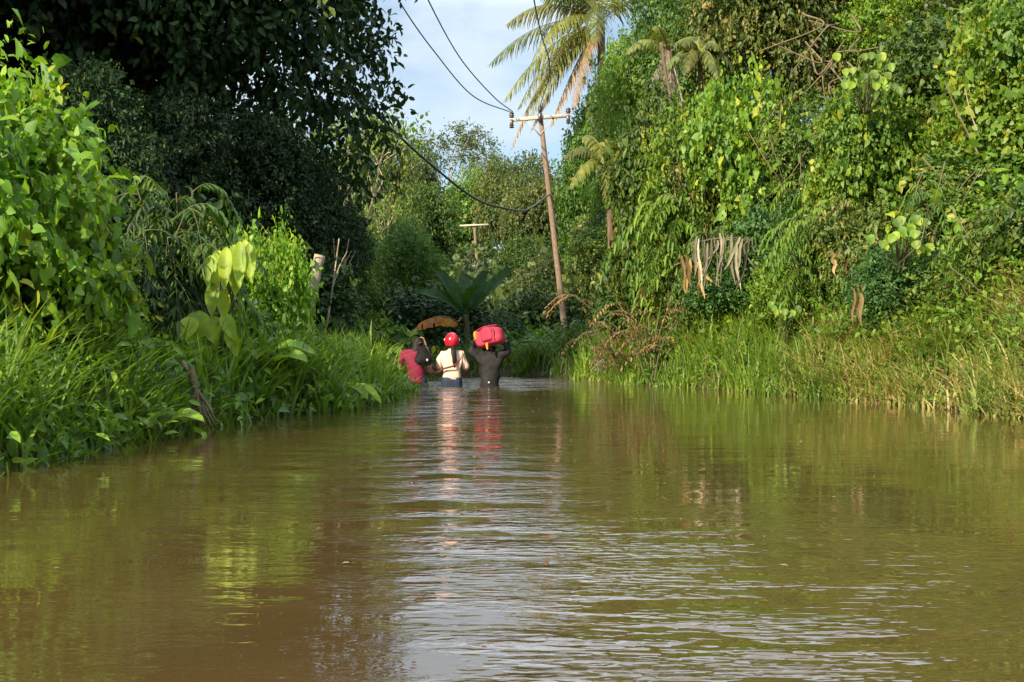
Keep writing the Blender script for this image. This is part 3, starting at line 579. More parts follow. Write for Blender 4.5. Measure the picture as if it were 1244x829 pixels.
def palm(name, label, px, py, d, fronds,  trunk_r, bark='bark', frond_mat='palm', dead_mat='dead', leaf=.6, n=34, wid=.035):
    reseed(label)
    hub = P3(px, py, d); g = gz(hub[0], d); root = empty(name, (hub[0], d, g)); tag(root, label, 'palm tree'); hz = hub[2] - g
    tb = MB(); tr = curve([[.15, .1, -.2], [.08, .05, hz * .5], [0, 0, hz]], 12); tube(tb, tr, trunk_r * (1 + .06 * np.sin(np.arange(len(tr)) * 2.5)) * np.linspace(1.15, .85, len(tr)), 12, rough=.02); obj('trunk', tb.mesh('palm_trunk', M[bark]), root)
    for az, el, ln, dr, dead in fronds:
        mb = MB(); make_frond(mb, np.array([0, 0, hz]), az, el, ln, dr, leaf * (.75 if dead else 1), n, rng.uniform(.25, .6) if not dead else rng.uniform(.3, .8), 1.2 if dead else .8, wid)
        o = obj('frond', mb.mesh('frond', M[dead_mat if dead else frond_mat]), root)
        if dead: o['label'] = 'dead orange brown hanging frond'
    return root
R_ = math.radians
palm('coconut_palm', 'coconut palm with arching fronds against the sky behind the near pole', 730, 26, 52,
     [(R_(a), R_(e), l * 1.22, dr, dd) for a, e, l, dr, dd in [(182, 30, 3.6, .55, 0), (187, 6, 3.7, .50, 0), (168, 55, 3.4, .65, 0), (205, 48, 3.3, .55, 0), (230, 62, 3.2, .7, 0), (130, 60, 3.4, .5, 0), (80, 65, 3.5, .5, 0),
      (20, 60, 3.2, .5, 0), (300, 58, 3.2, .55, 0), (340, 40, 3.2, .6, 0), (262, 30, 3.0, .9, 0), (174, -14, 3.3, .50, 0), (198, -22, 3.1, .55, 0), (215, 15, 3.0, .8, 0), (190, -32, 2.9, .45, 0),
      (186, -40, 3.0, .5, 1), (205, -30, 3.0, .55, 0), (200, -55, 3.0, .3, 1), (180, -26, 3.4, .75, 1), (240, -40, 2.6, .5, 1)]], .17, leaf=1.05, n=50, wid=.045)
palm('small_palm', 'small palm with yellowing fronds and bare trunk right of the near pole', 738, 196, 24.6,
     [(R_(a), R_(e), l, dr, 0) for a, e, l, dr in [(190, 40, 1.1, .6), (350, 35, 1.1, .7), (250, 50, 1.0, .8), (280, 20, 1.0, .9), (225, 10, 1.1, .7), (310, 62, 1.0, .5), (160, 65, 1.1, .5), (100, 60, 1.0, .5), (60, 50, 1., .5), (272, -30, .9, .5)]], .06, 'bark', leaf=.30, n=22, wid=.05)
palm('young_palm', 'young palm with yellow drooping leaves high on the right bank', 850, 68, 23.5,
     [(R_(a), R_(e), l, dr, 0) for a, e, l, dr in [(180, 30, .8, .9), (0, 30, .8, .9), (240, 30, .8, 1.), (290, 20, .8, 1.), (210, 60, .8, .7), (330, 60, .8, .8), (90, 60, .8, .5)]], .05, 'bark', frond_mat='palm', leaf=.28, n=16, wid=.06)
palm('fan_palm', 'palm with grey dead fronds hanging beside its top, left of the young yellow palm', 812, 62, 25,
     [(R_(a), R_(e), l, dr, dd) for a, e, l, dr, dd in [(200, -55, 1.2, .3, 1), (250, -60, 1.3, .2, 1), (300, -62, 1.1, .2, 1), (270, -50, 1.3, .4, 1), (180, 40, 1.1, .7, 0), (330, 40, 1.1, .7, 0), (90, 50, 1.1, .6, 0), (230, 60, 1.1, .6, 0)]], .08, 'bark', frond_mat='palm', dead_mat='straw', leaf=.30, n=18, wid=.05)

# bleached leaf strips hanging from the bank
def hanging_strips(name, label, cat, px0, px1, py, d, n, l0, l1, w, mat, rib=True):
    reseed(label)
    c = P3((px0 + px1) / 2, py, d); root = empty(name, c); tag(root, label, cat); mb = MB()
    xs_ = np.linspace(X_at(px0, d), X_at(px1, d), n) - c[0] + rng.normal(size=n) * .02
    if rib:
      rb = MB(); tube(rb, curve([[xs_[0] - .1, .1, -.05], [xs_.mean(), .04, .04], [xs_[-1] + .06, .12, .0]], 6), .010, 6); obj('midrib', rb.mesh('midrib', M['twig']), root)
    for x in xs_:
        l = rng.uniform(l0, l1); u = np.linspace(0, 1, 7); sw = rng.normal(size=2) * (.13 if n > 5 else .04)
        z0 = rng.uniform(-.10, .06); p = np.column_stack([x + sw[0] * u ** 1.5 + .015 * np.sin(u * 7 + x * 9), -.03 + sw[1] * u + 0 * u, -u * l + .05 + z0]); wd = w * np.array([.5, .9, 1, 1, .85, .55, .1]) * rng.uniform(.7, 1.2)
        ang = rng.uniform(-.7, .7) + .3 * np.sin(u * 4); s = np.column_stack([np.cos(ang), np.sin(ang), 0 * u])
        fold = np.column_stack([-np.sin(ang), np.cos(ang), 0 * u]) * (wd * .18)[:, None]
        V = np.stack([p + s * wd[:, None] * .5, p + fold, p - s * wd[:, None] * .5], 1).reshape(-1, 3); i = np.arange(6) * 3
        mb.add(V, [np.stack([i, i + 1, i + 4, i + 3], -1), np.stack([i + 1, i + 2, i + 5, i + 4], -1)], rng.uniform(.2, .9))
    obj('leaflets', mb.mesh('leaflets', M[mat]), root)
hanging_strips('dead_frond', 'bleached dead palm frond with long grey strips hanging on the right bank', 'dead leaf', 846, 914, 292, 20.3, 22, .32, .80, .044, 'straw')
hanging_strips('dead_frond', 'small brown withered frond hanging left of the bleached long strips', 'dead leaf', 828, 850, 318, 20.6, 6, .35, .6, .06, 'dead')
hanging_strips('dead_leaf', 'single brown rolled dead leaf hanging in the right hand grass', 'dead leaf', 1038, 1043, 358, 15.0, 3, .34, .42, .045, 'dead', False)
hanging_strips('dead_leaf', 'pale brown dead leaves hanging above the light grass', 'dead leaf', 1008, 1024, 312, 16.9, 4, .12, .22, .045, 'dead', False)
# withered plants
proto_pinnate('withered', 'dead', 8, 1.5, .10, .75, 5, 1.3)
proto_pinnate('bleached', 'straw', 7, .8, .10, .45, 6, .3)
plant_px('withered', 'withered_fern', 'withered orange brown fern sprawling over the light grass', 'fern', 792, 21.6, 338, 1.0, .4)
plant_px('withered', 'withered_fern', 'smaller withered brown fern leaning toward the water', 'fern', 756, 22.6, 385, .9, 2.0)
plant_px('bleached', 'withered_weed', 'grey bleached weed standing at the waterline left of the light grass', 'weed', 742, 23.9, 425, 1., 1.)

# ------------------------------------------------------------------ broad single leaves
def big_leaf(mb, p, d, up, L, W, droop=.5, tint=.5, fold=.18, n=9, wave=.03, paddle=False):
    d = nrm(np.asarray(d, float)); up = np.asarray(up, float); u = np.linspace(0, 1, n); pts = [np.asarray(p, float)]; dd = d.copy()
    for _ in range(n - 1):
        pts.append(pts[-1] + dd * L / (n - 1)); dd = nrm(dd + np.array([0, 0, -droop * 1.6 / (n - 1)]))
    c = np.array(pts); T = nrm(np.gradient(c, axis=0)); S = nrm(np.cross(T, up)); Nn = np.cross(S, T)
    w = W * np.sin(np.clip(u ** .75, 0, 1) * math.pi * .97 + .06) ** .8 * .5; w[-1] = .004
    if paddle: w = W * .5 * np.where(u < .16, .07, np.sin(np.clip((u - .16) / .84, 0, 1) ** .85 * math.pi * .96 + .06) ** .42 * (1 + .10 * np.sin(u * 47))); w[-1] = .01
    rows = []
    for k in (-1, -.55, 0, .55, 1):
        rows.append(c + S * (w * k)[:, None] + Nn * ((abs(k) * fold * w * 2) + wave * W * np.sin(u * 11 + k * 3) * abs(k))[:, None])
    V = np.stack(rows, 1).reshape(-1, 3); i = np.arange(n - 1)[:, None] * 5; j = np.arange(4)[None]
    q = np.stack([i + j, i + j + 1, i + j + 6, i + j + 5], -1).reshape(-1, 4); mb.add(V, [q], tint)
def leafy(name, label, cat, base, leavs, mat, stem_r=.012, stem_mat='stem'):
    """leavs: (attach point, direction, length, width, droop, label)"""
    reseed(label)
    base = np.asarray(base, float); root = empty(name, base); tag(root, label, cat)
    for e in leavs:
        a, d, L, W, dr = e[:5]; a = np.asarray(a, float) - base; tb = MB()
        mb = MB(); big_leaf(mb, a, d, (d[0] * .1 + rng.normal() * .25, -.55, .85) if len(e) < 7 else e[6], L, W, dr, rng.uniform(.3, .8))
        lf = obj('leaf', mb.mesh('leaf', M[e[5] if len(e) > 5 and e[5] else mat]), root)
        st = curve([[a[0] * .15, a[1] * .15, -.1], [a[0] * .55, a[1] * .6, a[2] * .7], a], 6); tube(tb, st, np.linspace(stem_r, stem_r * .5, len(st)), 6); obj('leaf_stalk', tb.mesh('leaf_stalk', M[stem_mat]), lf)
    return root
g = lambda px, d: (X_at(px, d), d, gz(X_at(px, d), d))
d = 13.0
leafy('lime_leaved_sapling', 'sapling with a row of long lime green leaves hanging down, brightest on the left bank', 'sapling', g(268, d - .4),
      [(P3(px, py, d - .7 + .1 * (i % 2)), (dx, -.25, -.9), L, .125, .15, 'yellow', (0, -1, .25)) for i, (px, py, dx, L) in enumerate([(257, 310, -.05, .30), (266, 304, -.04, .36), (275, 300, .0, .40), (284, 297, .05, .40), (291, 293, .05, .44), (297, 291, .12, .38), (302, 296, .10, .34), (288, 320, .0, .30), (259, 344, .0, .30), (271, 352, .1, .28)])], 'yellow', .010)
leafy('pale_leaved_plant', 'plant with broad pale green lobed leaves below the lime green hanging leaves', 'plant', g(250, 12.4),
      [(P3(px, py, 12.2 + dz), (dx, -.4, -.75), L, W, .3, None, (0, -1, .4)) for px, py, dz, dx, L, W in [(244, 378, 0, -.1, .34, .22), (236, 386, -.1, -.35, .24, .17), (255, 384, .1, .25, .28, .18), (270, 382, .0, .55, .28, .13), (248, 420, -.1, .1, .22, .16), (276, 398, .05, .4, .30, .12)]], 'yellow', .010)
def aroid(name, label, px, d, n, h, L, W, mat, spread=.35, sx=1.):
    b = np.array(g(px, d)); lv = []
    for i in range(n):
        az = i / n * 6.28 + rng.uniform(-.4, .4); hh = h * rng.uniform(.6, 1.); sp = spread * rng.uniform(.4, 1)
        lv.append((b + np.array([math.cos(az) * sp, math.sin(az) * sp, hh]), (math.cos(az), math.sin(az), rng.uniform(-.1, .7)), L * rng.uniform(.75, 1.15), W, .8, None, (-math.cos(az) * .4, -math.sin(az) * .4 - .3, 1)))
    return leafy(name, label, 'plant', b, lv, mat, .012)
aroid('taro_plant', 'taro with upright glossy green leaves left of the tall thin reed', 318, 13.1, 7, .45, .42, .22, 'fresh', .2)
aroid('taro_plant', 'taro with broad leaves low in the left grass near the water', 172, 9.75, 6, .16, .26, .17, 'fresh', .28)
aroid('taro_plant', 'taro with dull leaves in shade behind the dry roots', 215, 11.8, 6, .25, .26, .17, 'mid', .25)
aroid('taro_plant', 'broad leaved plant standing in the left tall grass, left one', 70, 10.2, 5, .62, .32, .12, 'grass', .25)
aroid('taro_plant', 'broad leaved plant standing upright in the left tall grass, right one', 145, 10.6, 5, .62, .32, .12, 'grass', .22)
aroid('waterside_plant', 'bright floating leaved plant at the tip of the near left bank', 385, 14.0, 8, .10, .30, .13, 'yellow', .4)
aroid('waterside_plant', 'drooping leaved plant touching the water near the spit', 425, 14.9, 7, .10, .28, .12, 'fresh', .4)
def lime_plant(label, px, py, d, n, sp, L):
    lv = []
    for i in range(n):
        x, y = px + rng.uniform(-sp, sp), py + rng.uniform(-sp * .5, sp * .5)
        lv.append((P3(x, y, d + rng.uniform(-.15, .15)), (rng.uniform(-.6, .6), -.25, -.75), L * rng.uniform(.7, 1.1), L * rng.uniform(.75, .95), .3, 'yellow' if i % 3 == 0 else 'fresh', (rng.uniform(-.4, .1), -1, .35)))
    return leafy('lime_round_plant', label, 'plant', P3(px, py + 45, d + .5), lv, 'yellow', .007)
lime_plant('plant with round lime leaves standing out on the right bank', 1092, 280, 15.8, 22, 42, .125)
lime_plant('small lime leaved plant above the light grass on the right', 955, 372, 18.0, 10, 20, .105)
lime_plant('cluster of lime leaves hanging high on the right bank', 1050, 85, 17.9, 22, 44, .125)
# reeds with a straight upright blade
for px, d, h, lab in [(292, 12.9, 1.15, 'tall thin upright reed beside the taro'), (448, 17.5, .85, 'single broad upright reed blade on the spit')]:
    b = np.array(g(px, d)); mb = MB(); p = np.repeat(b[None], 7, 0) + rng.normal(size=(7, 3)) * .012; blades(mb, p - b, np.array([h, h * .8, h * .7, h * .9, h * .6, h * .5, h]), .05, np.array([.2, 0, 0]), rng.uniform(.4, .8, 7), curl=.35)
    root = empty('reed', b); tag(root, lab, 'reed'); obj('blades', mb.mesh('reed_blades', M['lgrass']), root)

# banana plant
bx, bd = X_at(566, 29.2), 29.2; bz = gz(bx, bd); root = empty('banana_plant', (bx, bd, bz)); tag(root, 'banana plant in shade behind the people, one leaf withered orange', 'banana plant')
tb = MB(); top = 1.0; tr = curve([[0, 0, -.2], [.02, 0, .5], [0, 0, top]], 8); tube(tb, tr, np.linspace(.10, .05, len(tr)), 12); obj('stem', tb.mesh('banana_stem', M['stem']), root)
for (az, el, L, W, dr, mat) in [(12, 50, 1.35, .32, .12, 'banana'), (172, 45, 1.15, .30, .55, 'banana'), (160, 66, 1.15, .30, .5, 'banana'), (40, 66, 1.05, .30, .3, 'banana'), (285, 58, .9, .30, .7, 'banana'), (95, 60, 1.1, .30, .3, 'banana')]:
    mb = MB(); a = math.radians(az); e = math.radians(el); dv = np.array([math.cos(a) * math.cos(e), math.sin(a) * math.cos(e), math.sin(e)])
    big_leaf(mb, np.array([0, 0, top - .05]) + dv * .06, dv, (0, -.55, .83), L, W, dr, rng.uniform(.3, .7), .22, 22, .05, True); obj('leaf', mb.mesh('banana_leaf', M[mat]), root)
mb = MB()
sp = curve([P3(556, 391, 28.6), P3(547, 386.5, 28.2), P3(536, 384.5, 28.0), P3(522, 387, 27.9), P3(511, 392, 27.85), P3(505, 399, 27.85)], 6) - np.array([bx, bd, bz])
u = np.linspace(0, 1, len(sp)); T = nrm(np.gradient(sp, axis=0)); dn = np.array([0, -.35, -.94]); ww = .21 * np.sin(np.clip(u * .9 + .08, 0, 1) * math.pi) ** .45
V = []
for k, off in ((0, 0), (.3, .03), (.6, .05), (1, .045)):
    V.append(sp + dn * (ww * k)[:, None] + np.array([0, -1, 0]) * off + np.array([0, 0, 1.]) * (.012 * k * np.sin(u * 33))[:, None])
V = np.stack(V, 1).reshape(-1, 3); n_ = len(sp); i = np.arange(n_ - 1)[:, None] * 4; j = np.arange(3)[None]; q = np.stack([i + j, i + j + 1, i + j + 5, i + j + 4], -1)
keep = np.ones((n_ - 1, 3), bool); keep[int(n_ * .72), :] = [True, False, False]; keep[int(n_ * .5), 2] = False
mb.add(V, [q[keep].reshape(-1, 4)], np.repeat(.35 + .3 * np.sin(u * 9) + .2 * rng.random(n_), 4))
lf = obj('leaf', mb.mesh('dead_banana_leaf', M['orange']), root); lf['label'] = 'withered orange leaf drooping sideways'
tb = MB(); tube(tb, curve([[0, 0, top - .25], (sp[0] + np.array([0, 0, top])) / 2 * np.array([1, 1, 1]) , sp[0], sp[8], sp[16]], 6), .020, 6); obj('leaf_stalk', tb.mesh('dead_leaf_stalk', M['dead']), lf)

# ------------------------------------------------------------------ dry wood
def branchy(name, label, cat, paths, mat, base):
    base = np.asarray(base, float); mb = MB()
    for pts, r0, r1 in paths:
        c = curve(np.asarray(pts) - base, 6); tube(mb, c, np.linspace(r0, r1, len(c)), 7, rough=.08)
    o = obj(name, mb.mesh(name, M[mat]), None, base); tag(o, label, cat); return o
d = 10.7
branchy('driftwood_roots', 'dry brown tangled roots at the waterline of the left bank', 'roots',
        [([P3(232, 445, d), P3(238, 475, d - .05), P3(a, 518 + abs(a - 242) * .1, d - .15 + .1 * (i % 3))], .022, .009) for i, a in enumerate([222, 232, 240, 248, 256, 263])] + [([P3(236, 470, d), P3(252, 492, d - .1), P3(262, 512, d - .1)], .018, .007), ([P3(222, 440, d + .1), P3(232, 462, d), P3(234, 505, d)], .02, .01), ([P3(236, 480, d), P3(228, 495, d - .1), P3(250, 505, d - .2)], .012, .006)], 'twig', P3(240, 519, d))
branchy('leaning_trunk', 'pale leaning broken trunk under the dark overhanging crown', 'tree trunk', [([P3(372, 385, 20.5), P3(380, 350, 20.5), P3(389, 310, 20.5)], .10, .075)], 'pale_bark', P3(372, 385, 20.5))
for i, (a, b, c, lab) in enumerate([(396, 404, 412, 'thin bare sapling stem right of the pale leaning trunk'), (408, 409, 405, 'thin upright bare stem in the shade behind the spit'), (418, 414, 424, 'thin bare stem beside the round dark tree')]):
    dd = 21 + i; branchy('thin_dead_sapling', lab, 'dead sapling', [([P3(a, 400, dd), P3(b, 350, dd), P3(c, 290, dd)], .02, .008), ([P3(b, 350, dd), P3(b + 8, 325, dd), P3(b + 18, 305, dd)], .012, .005)], 'pale_bark', P3(a, 400, dd))
d = 16.4
branchy('dry_stem', 'slanting dry brown stem high on the right bank, left of two', 'stem', [([P3(1148, 100, d), P3(1165, 140, d), P3(1190, 190, d - .2)], .007, .011)], 'twig', P3(1190, 190, d))
branchy('dry_stem', 'slanting dry pale stem high on the right bank, right of two', 'stem', [([P3(1172, 108, d), P3(1180, 140, d), P3(1188, 160, d)], .006, .008)], 'pale_bark', P3(1188, 160, d))
d = 19.3
pp = []
for _ in range(14):
    x0, y0 = rng.uniform(960, 1050), rng.uniform(0, 110); pp.append(([P3(x0, y0, d), P3(x0 + rng.uniform(-25, 25), y0 + rng.uniform(-5, 30), d - .3), P3(x0 + rng.uniform(-60, 60), y0 + rng.uniform(-20, 60), d - .2)], .014, .007))
branchy('bare_branches', 'tangle of bare grey brown branches at the top of the right bank', 'branches', pp, 'twig', P3(1000, 60, d))
for nm_, lab_, x0_, x1_, y0_, y1_, d_, k_ in [('woody_vines', 'tangled woody vines hanging over the right bank below the bare branches', 890, 1000, 120, 260, 20.6, 8), ('woody_vines', 'tangled woody vines and dead sticks on the right bank under the heart leaved climbers', 1110, 1235, 190, 330, 15.5, 9)]:
    reseed(lab_); pp = []
    for _ in range(k_):
        a0, b0 = rng.uniform(x0_, x1_), rng.uniform(y0_, y1_ - 60); l_ = rng.uniform(40, 95); s_ = rng.normal() * 35
        pp.append(([P3(a0, b0, d_ + rng.uniform(-.2, .3)), P3(a0 + s_ * .5 + rng.normal() * 8, b0 + l_ * .5, d_ - .3), P3(a0 + s_, b0 + l_, d_ + rng.uniform(-.3, .2))], .007, .003))
    branchy(nm_, lab_, 'vines', pp, 'twig', P3((x0_ + x1_) / 2, y1_, d_))
d = 22; branchy('broken_branch', 'curved bare branch standing beside the fan palm', 'branch', [([P3(803, 52, d), P3(808, 85, d), P3(815, 120, d)], .03, .02)], 'bark', P3(815, 120, d))
branchy('dry_stem', 'yellow bent sedge stem arching on the right bank near the lime leaves', 'stem', [([P3(1155, 325, 13.6), P3(1180, 345, 13.5), P3(1215, 375, 13.4)], .006, .003)], 'stem', P3(1180, 345, 13.5))
# fallen dry leaf curls on the waterside plants
for px, py, d, lab in [(366, 462, 13.6, 'small upright pale brown curled leaf left of the spit'), (387, 472, 13.9, 'brown curled leaf standing in the waterside plant')]:
    mb = MB(); big_leaf(mb, (0, 0, 0), (.1, 0, 1), (.3, -1, 0), .22, .07, -.1, .6, .6); o = obj('curled_leaf', mb.mesh('curled_leaf', M['straw']), None, P3(px, py + 10, d)); tag(o, lab, 'dead leaf')

# ------------------------------------------------------------------ poles and wires
def pole(name, label, pxb, pxt, pyt, d, arm_px, tilt_arm, r0, r1, full=True):
    xb = X_at(pxb, d); zb = gz(xb, d) - .3; top = P3(pxt, pyt, d); root = empty(name, (xb, d, zb)); tag(root, label, 'utility pole'); b = np.array([xb, d, zb]); t = top - b
    mb = MB(); u = np.linspace(0, 1, 9)[:, None]; tube(mb, u * t, np.linspace(r0, r1, 9), 12, rough=.012); obj('shaft', mb.mesh('shaft', M['wood']), root)
    l = arm_px / F * d; mb = MB(); A = np.array([0, -r1 - .055, -.16]) + t; Mx = Matrix.Rotation(tilt_arm, 4, 'Y') @ Matrix.Rotation(.12, 4, 'Z'); box(mb, A, (l, .10, .11), Mx); obj('crossarm', mb.mesh('crossarm', M['arm'], False), root)
    ax = np.array(Mx.to_3x3() @ Vector((1, 0, 0))); ends = []
    if full:
        for s in (-1, 1):
            mb = MB(); tube(mb, np.array([A + ax * s * .42 + np.array([0, .0, -.055]), t + np.array([0, -r1, -.72])]), .018, 6); obj('brace', mb.mesh('brace', M['arm']), root)
        for s, up in ((-.47 * l, 0), (0, .14), (.47 * l, 0)):
            mb = MB(); c = A + ax * s + np.array([0, 0, .055 + up]); prof = [(.02, -.06), (.025, 0), (.085, .03), (.05, .055), (.095, .09), (.055, .12), (.08, .15), (.05, .20), (.0, .215)]
            lathe(mb, prof, 12, Matrix.Translation(Vector(c + np.array([0, 0, -.01])))); ins = obj('insulator', mb.mesh('insulator', M['ceramic']), root); ends.append(b + c + np.array([0, -.06, .17]))
            hb = MB(); box(hb, c + np.array([0, -.08, -.16]), (.10, .10, .22)); lathe(hb, [(.03, -.24), (.09, -.22), (.04, -.18), (.09, -.15), (.04, -.11), (.07, -.08), (.02, -.05)], 10, Matrix.Translation(Vector(c + np.array([0, -.08, -.09])))); obj('hanger', hb.mesh('hanger', M['ceramic']), ins)
    return b, t, ends
b, t, ends = pole('utility_pole', 'tall leaning wooden utility pole with crossarm on the right of the people', 690, 656, 138, 45, 74, R_(-5.5), .105, .075)
pole('utility_pole', 'far shorter looking utility pole with pale crossarm above the banana plant', 583, 576, 271, 92, 35, R_(-3.0), .11, .085, False)
def wire(name, label, pts, r):
    mb = MB(); tube(mb, curve(pts, 14), r, 6); o = obj(name, mb.mesh(name, M['wire'])); tag(o, label, 'wire')
wire('overhead_wire', 'leftmost thin overhead wire crossing the sky from the pole', [ends[0], P3(575, 117, 39), P3(527, 62, 33.5), P3(484, 0, 28.5), P3(440, -85, 24), P3(380, -260, 18.5)], .016)
wire('overhead_wire', 'middle thin overhead wire crossing the sky from the left crossarm end', [ends[0] + np.array([.03, 0, .03]), P3(600, 118, 40), P3(560, 72, 34.5), P3(520, 0, 29), P3(480, -90, 24), P3(425, -270, 18.5)], .016)
wire('overhead_wire', 'rightmost thin overhead wire rising past the palm fronds', [ends[1], P3(668, 85, 39), P3(657, 40, 34), P3(648, -5, 30), P3(636, -100, 24), P3(618, -280, 18)], .016)
ct = b + t * .665
wire('telephone_cable', 'thick black cable sagging from the pole to the left trees', [ct + np.array([0, -.13, 0]), P3(640, 255, 43), P3(612, 253, 40), P3(575, 240, 36.5), P3(520, 197, 34), P3(462, 144, 32), P3(400, 85, 31), P3(300, 0, 30)], .030)

# ------------------------------------------------------------------ people
def skin_mesh(verts, edges, radii, sub=2, root=0, flat=None):
    me = bpy.data.meshes.new('tmp'); me.from_pydata([tuple(v) for v in verts], edges, []); o = bpy.data.objects.new('tmp', me); COL.objects.link(o)
    sk = o.modifiers.new('s', 'SKIN'); sk.use_smooth_shade = True; sb = o.modifiers.new('u', 'SUBSURF'); sb.levels = sub
    for i, v in enumerate(me.skin_vertices[0].data):
        r = radii[i]; v.radius = (r, r) if np.isscalar(r) else r; v.use_root = (i == root)
    dg = bpy.context.evaluated_depsgraph_get(); dg.update(); ev = o.evaluated_get(dg); m2 = bpy.data.meshes.new_from_object(ev)
    V = np.array([v.co[:] for v in m2.vertices]); Fc = [list(p.vertices) for p in m2.polygons]
    bpy.data.objects.remove(o); bpy.data.meshes.remove(me); bpy.data.meshes.remove(m2); return V, Fc
def add_poly(mb, V, Fc, noise=0, fr=9.):
    V = np.asarray(V)
    if noise: V = V + noise * np.column_stack([np.sin(V[:, 2] * fr * 2 + V[:, 0] * fr), np.sin(V[:, 2] * fr * 1.7 + V[:, 0] * fr * 1.3 + 1), .6 * np.sin(V[:, 0] * fr * 2 + 2)])
    by = {}
    for f in Fc: by.setdefault(len(f), []).append(f)
    mb.add(V, [np.array(f) for f in by.values()])
def chain_skin(chains, radii, **k):
    """chains: lists of keys into a dict of points"""
    pts, ed, rr, idx = [], [], [], {}
    for ch in chains:
        for a in ch:
            if a not in idx: idx[a] = len(pts); pts.append(J[a]); rr.append(radii[a])
        for a, c in zip(ch[:-1], ch[1:]): ed.append((idx[a], idx[c]))
    return skin_mesh(pts, ed, rr, **k)
def hand(mb, wrist, d, palm_n, s=1.):
    """palm with five curled fingers, joined into the body mesh"""
    d = nrm(np.array(d, float)); n = nrm(np.array(palm_n, float) - d * np.dot(d, palm_n)); sd = np.cross(d, n); w = np.array(wrist)
    V, Fc = skin_mesh([w - d * .03, w + d * .03, w + d * .075], [(0, 1), (1, 2)], [(.026, .022), (.036, .018), (.038, .015)], 1); add_poly(mb, V, Fc)
    for k, ln in zip((-.028, -.010, .009, .027), (.062, .075, .070, .055)):
        b0 = w + d * .055 + sd * k; p1 = w + d * .09 + sd * k * 1.1; p2 = p1 + (d * .8 + n * .6) * ln * .5; p3 = p2 + (d * .2 + n) * ln * .5
        V, Fc = skin_mesh([b0, p1, p2, p3], [(0, 1), (1, 2), (2, 3)], [.010, .0095, .009, .0075], 1); add_poly(mb, V, Fc)
    b0 = w + d * .02 - sd * .02; V, Fc = skin_mesh([b0, b0 + d * .02 - sd * .03, b0 + d * .045 - sd * .045 + n * .015, b0 + d * .06 - sd * .045 + n * .035], [(0, 1), (1, 2), (2, 3)], [.013, .012, .010, .008], 1); add_poly(mb, V, Fc)
RAD = dict(pel=(.13, .10), sp=(.11, .085), ch=(.118, .082), nb=.05, nk=.05, hd=(.075, .085), ht=(.062, .072), hc=(.05, .055), no=.012,
           sl=.048, sr=.048, el=.038, er=.038, wl=.028, wr=.028, hl=.074, hr=.074, kl=.058, kr=.058, al=.040, ar=.040, tl=.035, tr=.035)
LIMB = [['pel', 'sp', 'ch', 'nb', 'nk', 'hd', 'ht'], ['hd', 'no'], ['ch', 'sl', 'el', 'wl'], ['ch', 'sr', 'er', 'wr'], ['pel', 'hl', 'kl', 'al', 'tl'], ['pel', 'hr', 'kr', 'ar', 'tr']]
def person(label, x, y, feet, joints, rotz=0):
    global J
    J = {k: np.array(v, float) for k, v in joints.items()}
    root = empty('person', (x, y, feet), rotz); tag(root, label, 'person')
    V, Fc = chain_skin(LIMB, RAD); mb = MB(); add_poly(mb, V, Fc)
    for s in 'lr':
        d = J['w' + s] - J['e' + s]; hand(mb, J['w' + s] + nrm(d) * .03, HANDS[s][0] if HANDS[s][0] is not None else d, HANDS[s][1])
    for s in (-1, 1):                                     # ears and closed lids, part of the same body
        hd = (J['hd'] + J['ht']) / 2; fw = nrm(J['no'] - J['hd']); rt = np.cross(fw, [0, 0, 1.])
        V, Fc = skin_mesh([hd + rt * s * .068 - np.array([0, 0, .02]), hd + rt * s * .085 + np.array([0, 0, .015])], [(0, 1)], [(.012, .02), (.012, .02)], 1); add_poly(mb, V, Fc)
        V, Fc = skin_mesh([hd + rt * s * .025 + fw * .078, hd + rt * s * .042 + fw * .072], [(0, 1)], [.011, .010], 1); add_poly(mb, V, Fc)
    obj('body', mb.mesh('body', M['skin']), root); root.scale = (.94, .95, 1); return root
def garment(root, name, chains, rad, mat, noise=.006, fr=9., zlo=None, zhi=None):
    V, Fc = chain_skin(chains, rad); mb = MB()
    if zlo is not None: V[:, 2] = np.maximum(V[:, 2], zlo)
    if zhi is not None: V[:, 2] = np.minimum(V[:, 2], zhi)
    add_poly(mb, V, Fc, noise, fr); return obj(name, mb.mesh(name, M[mat]), root)

def base_joints(sc_=1.0):
    return dict(pel=(0, 0, .90), sp=(0, 0, 1.06), ch=(0, 0, 1.25), nb=(0, .0, 1.365), nk=(0, .012, 1.42), hd=(0, .025, 1.495), ht=(0, .02, 1.56), no=(0, .118, 1.50),
                sl=(-.155, 0, 1.325), sr=(.155, 0, 1.325), el=(-.23, .02, 1.08), er=(.23, .02, 1.08), wl=(-.2, .2, .95), wr=(.2, .2, .95),
                hl=(-.085, 0, .84), hr=(.085, 0, .84), kl=(-.10, .03, .46), kr=(.10, -.03, .46), al=(-.10, 0, .08), ar=(.10, -.12, .10), tl=(-.11, .14, .03), tr=(.11, .03, .03))
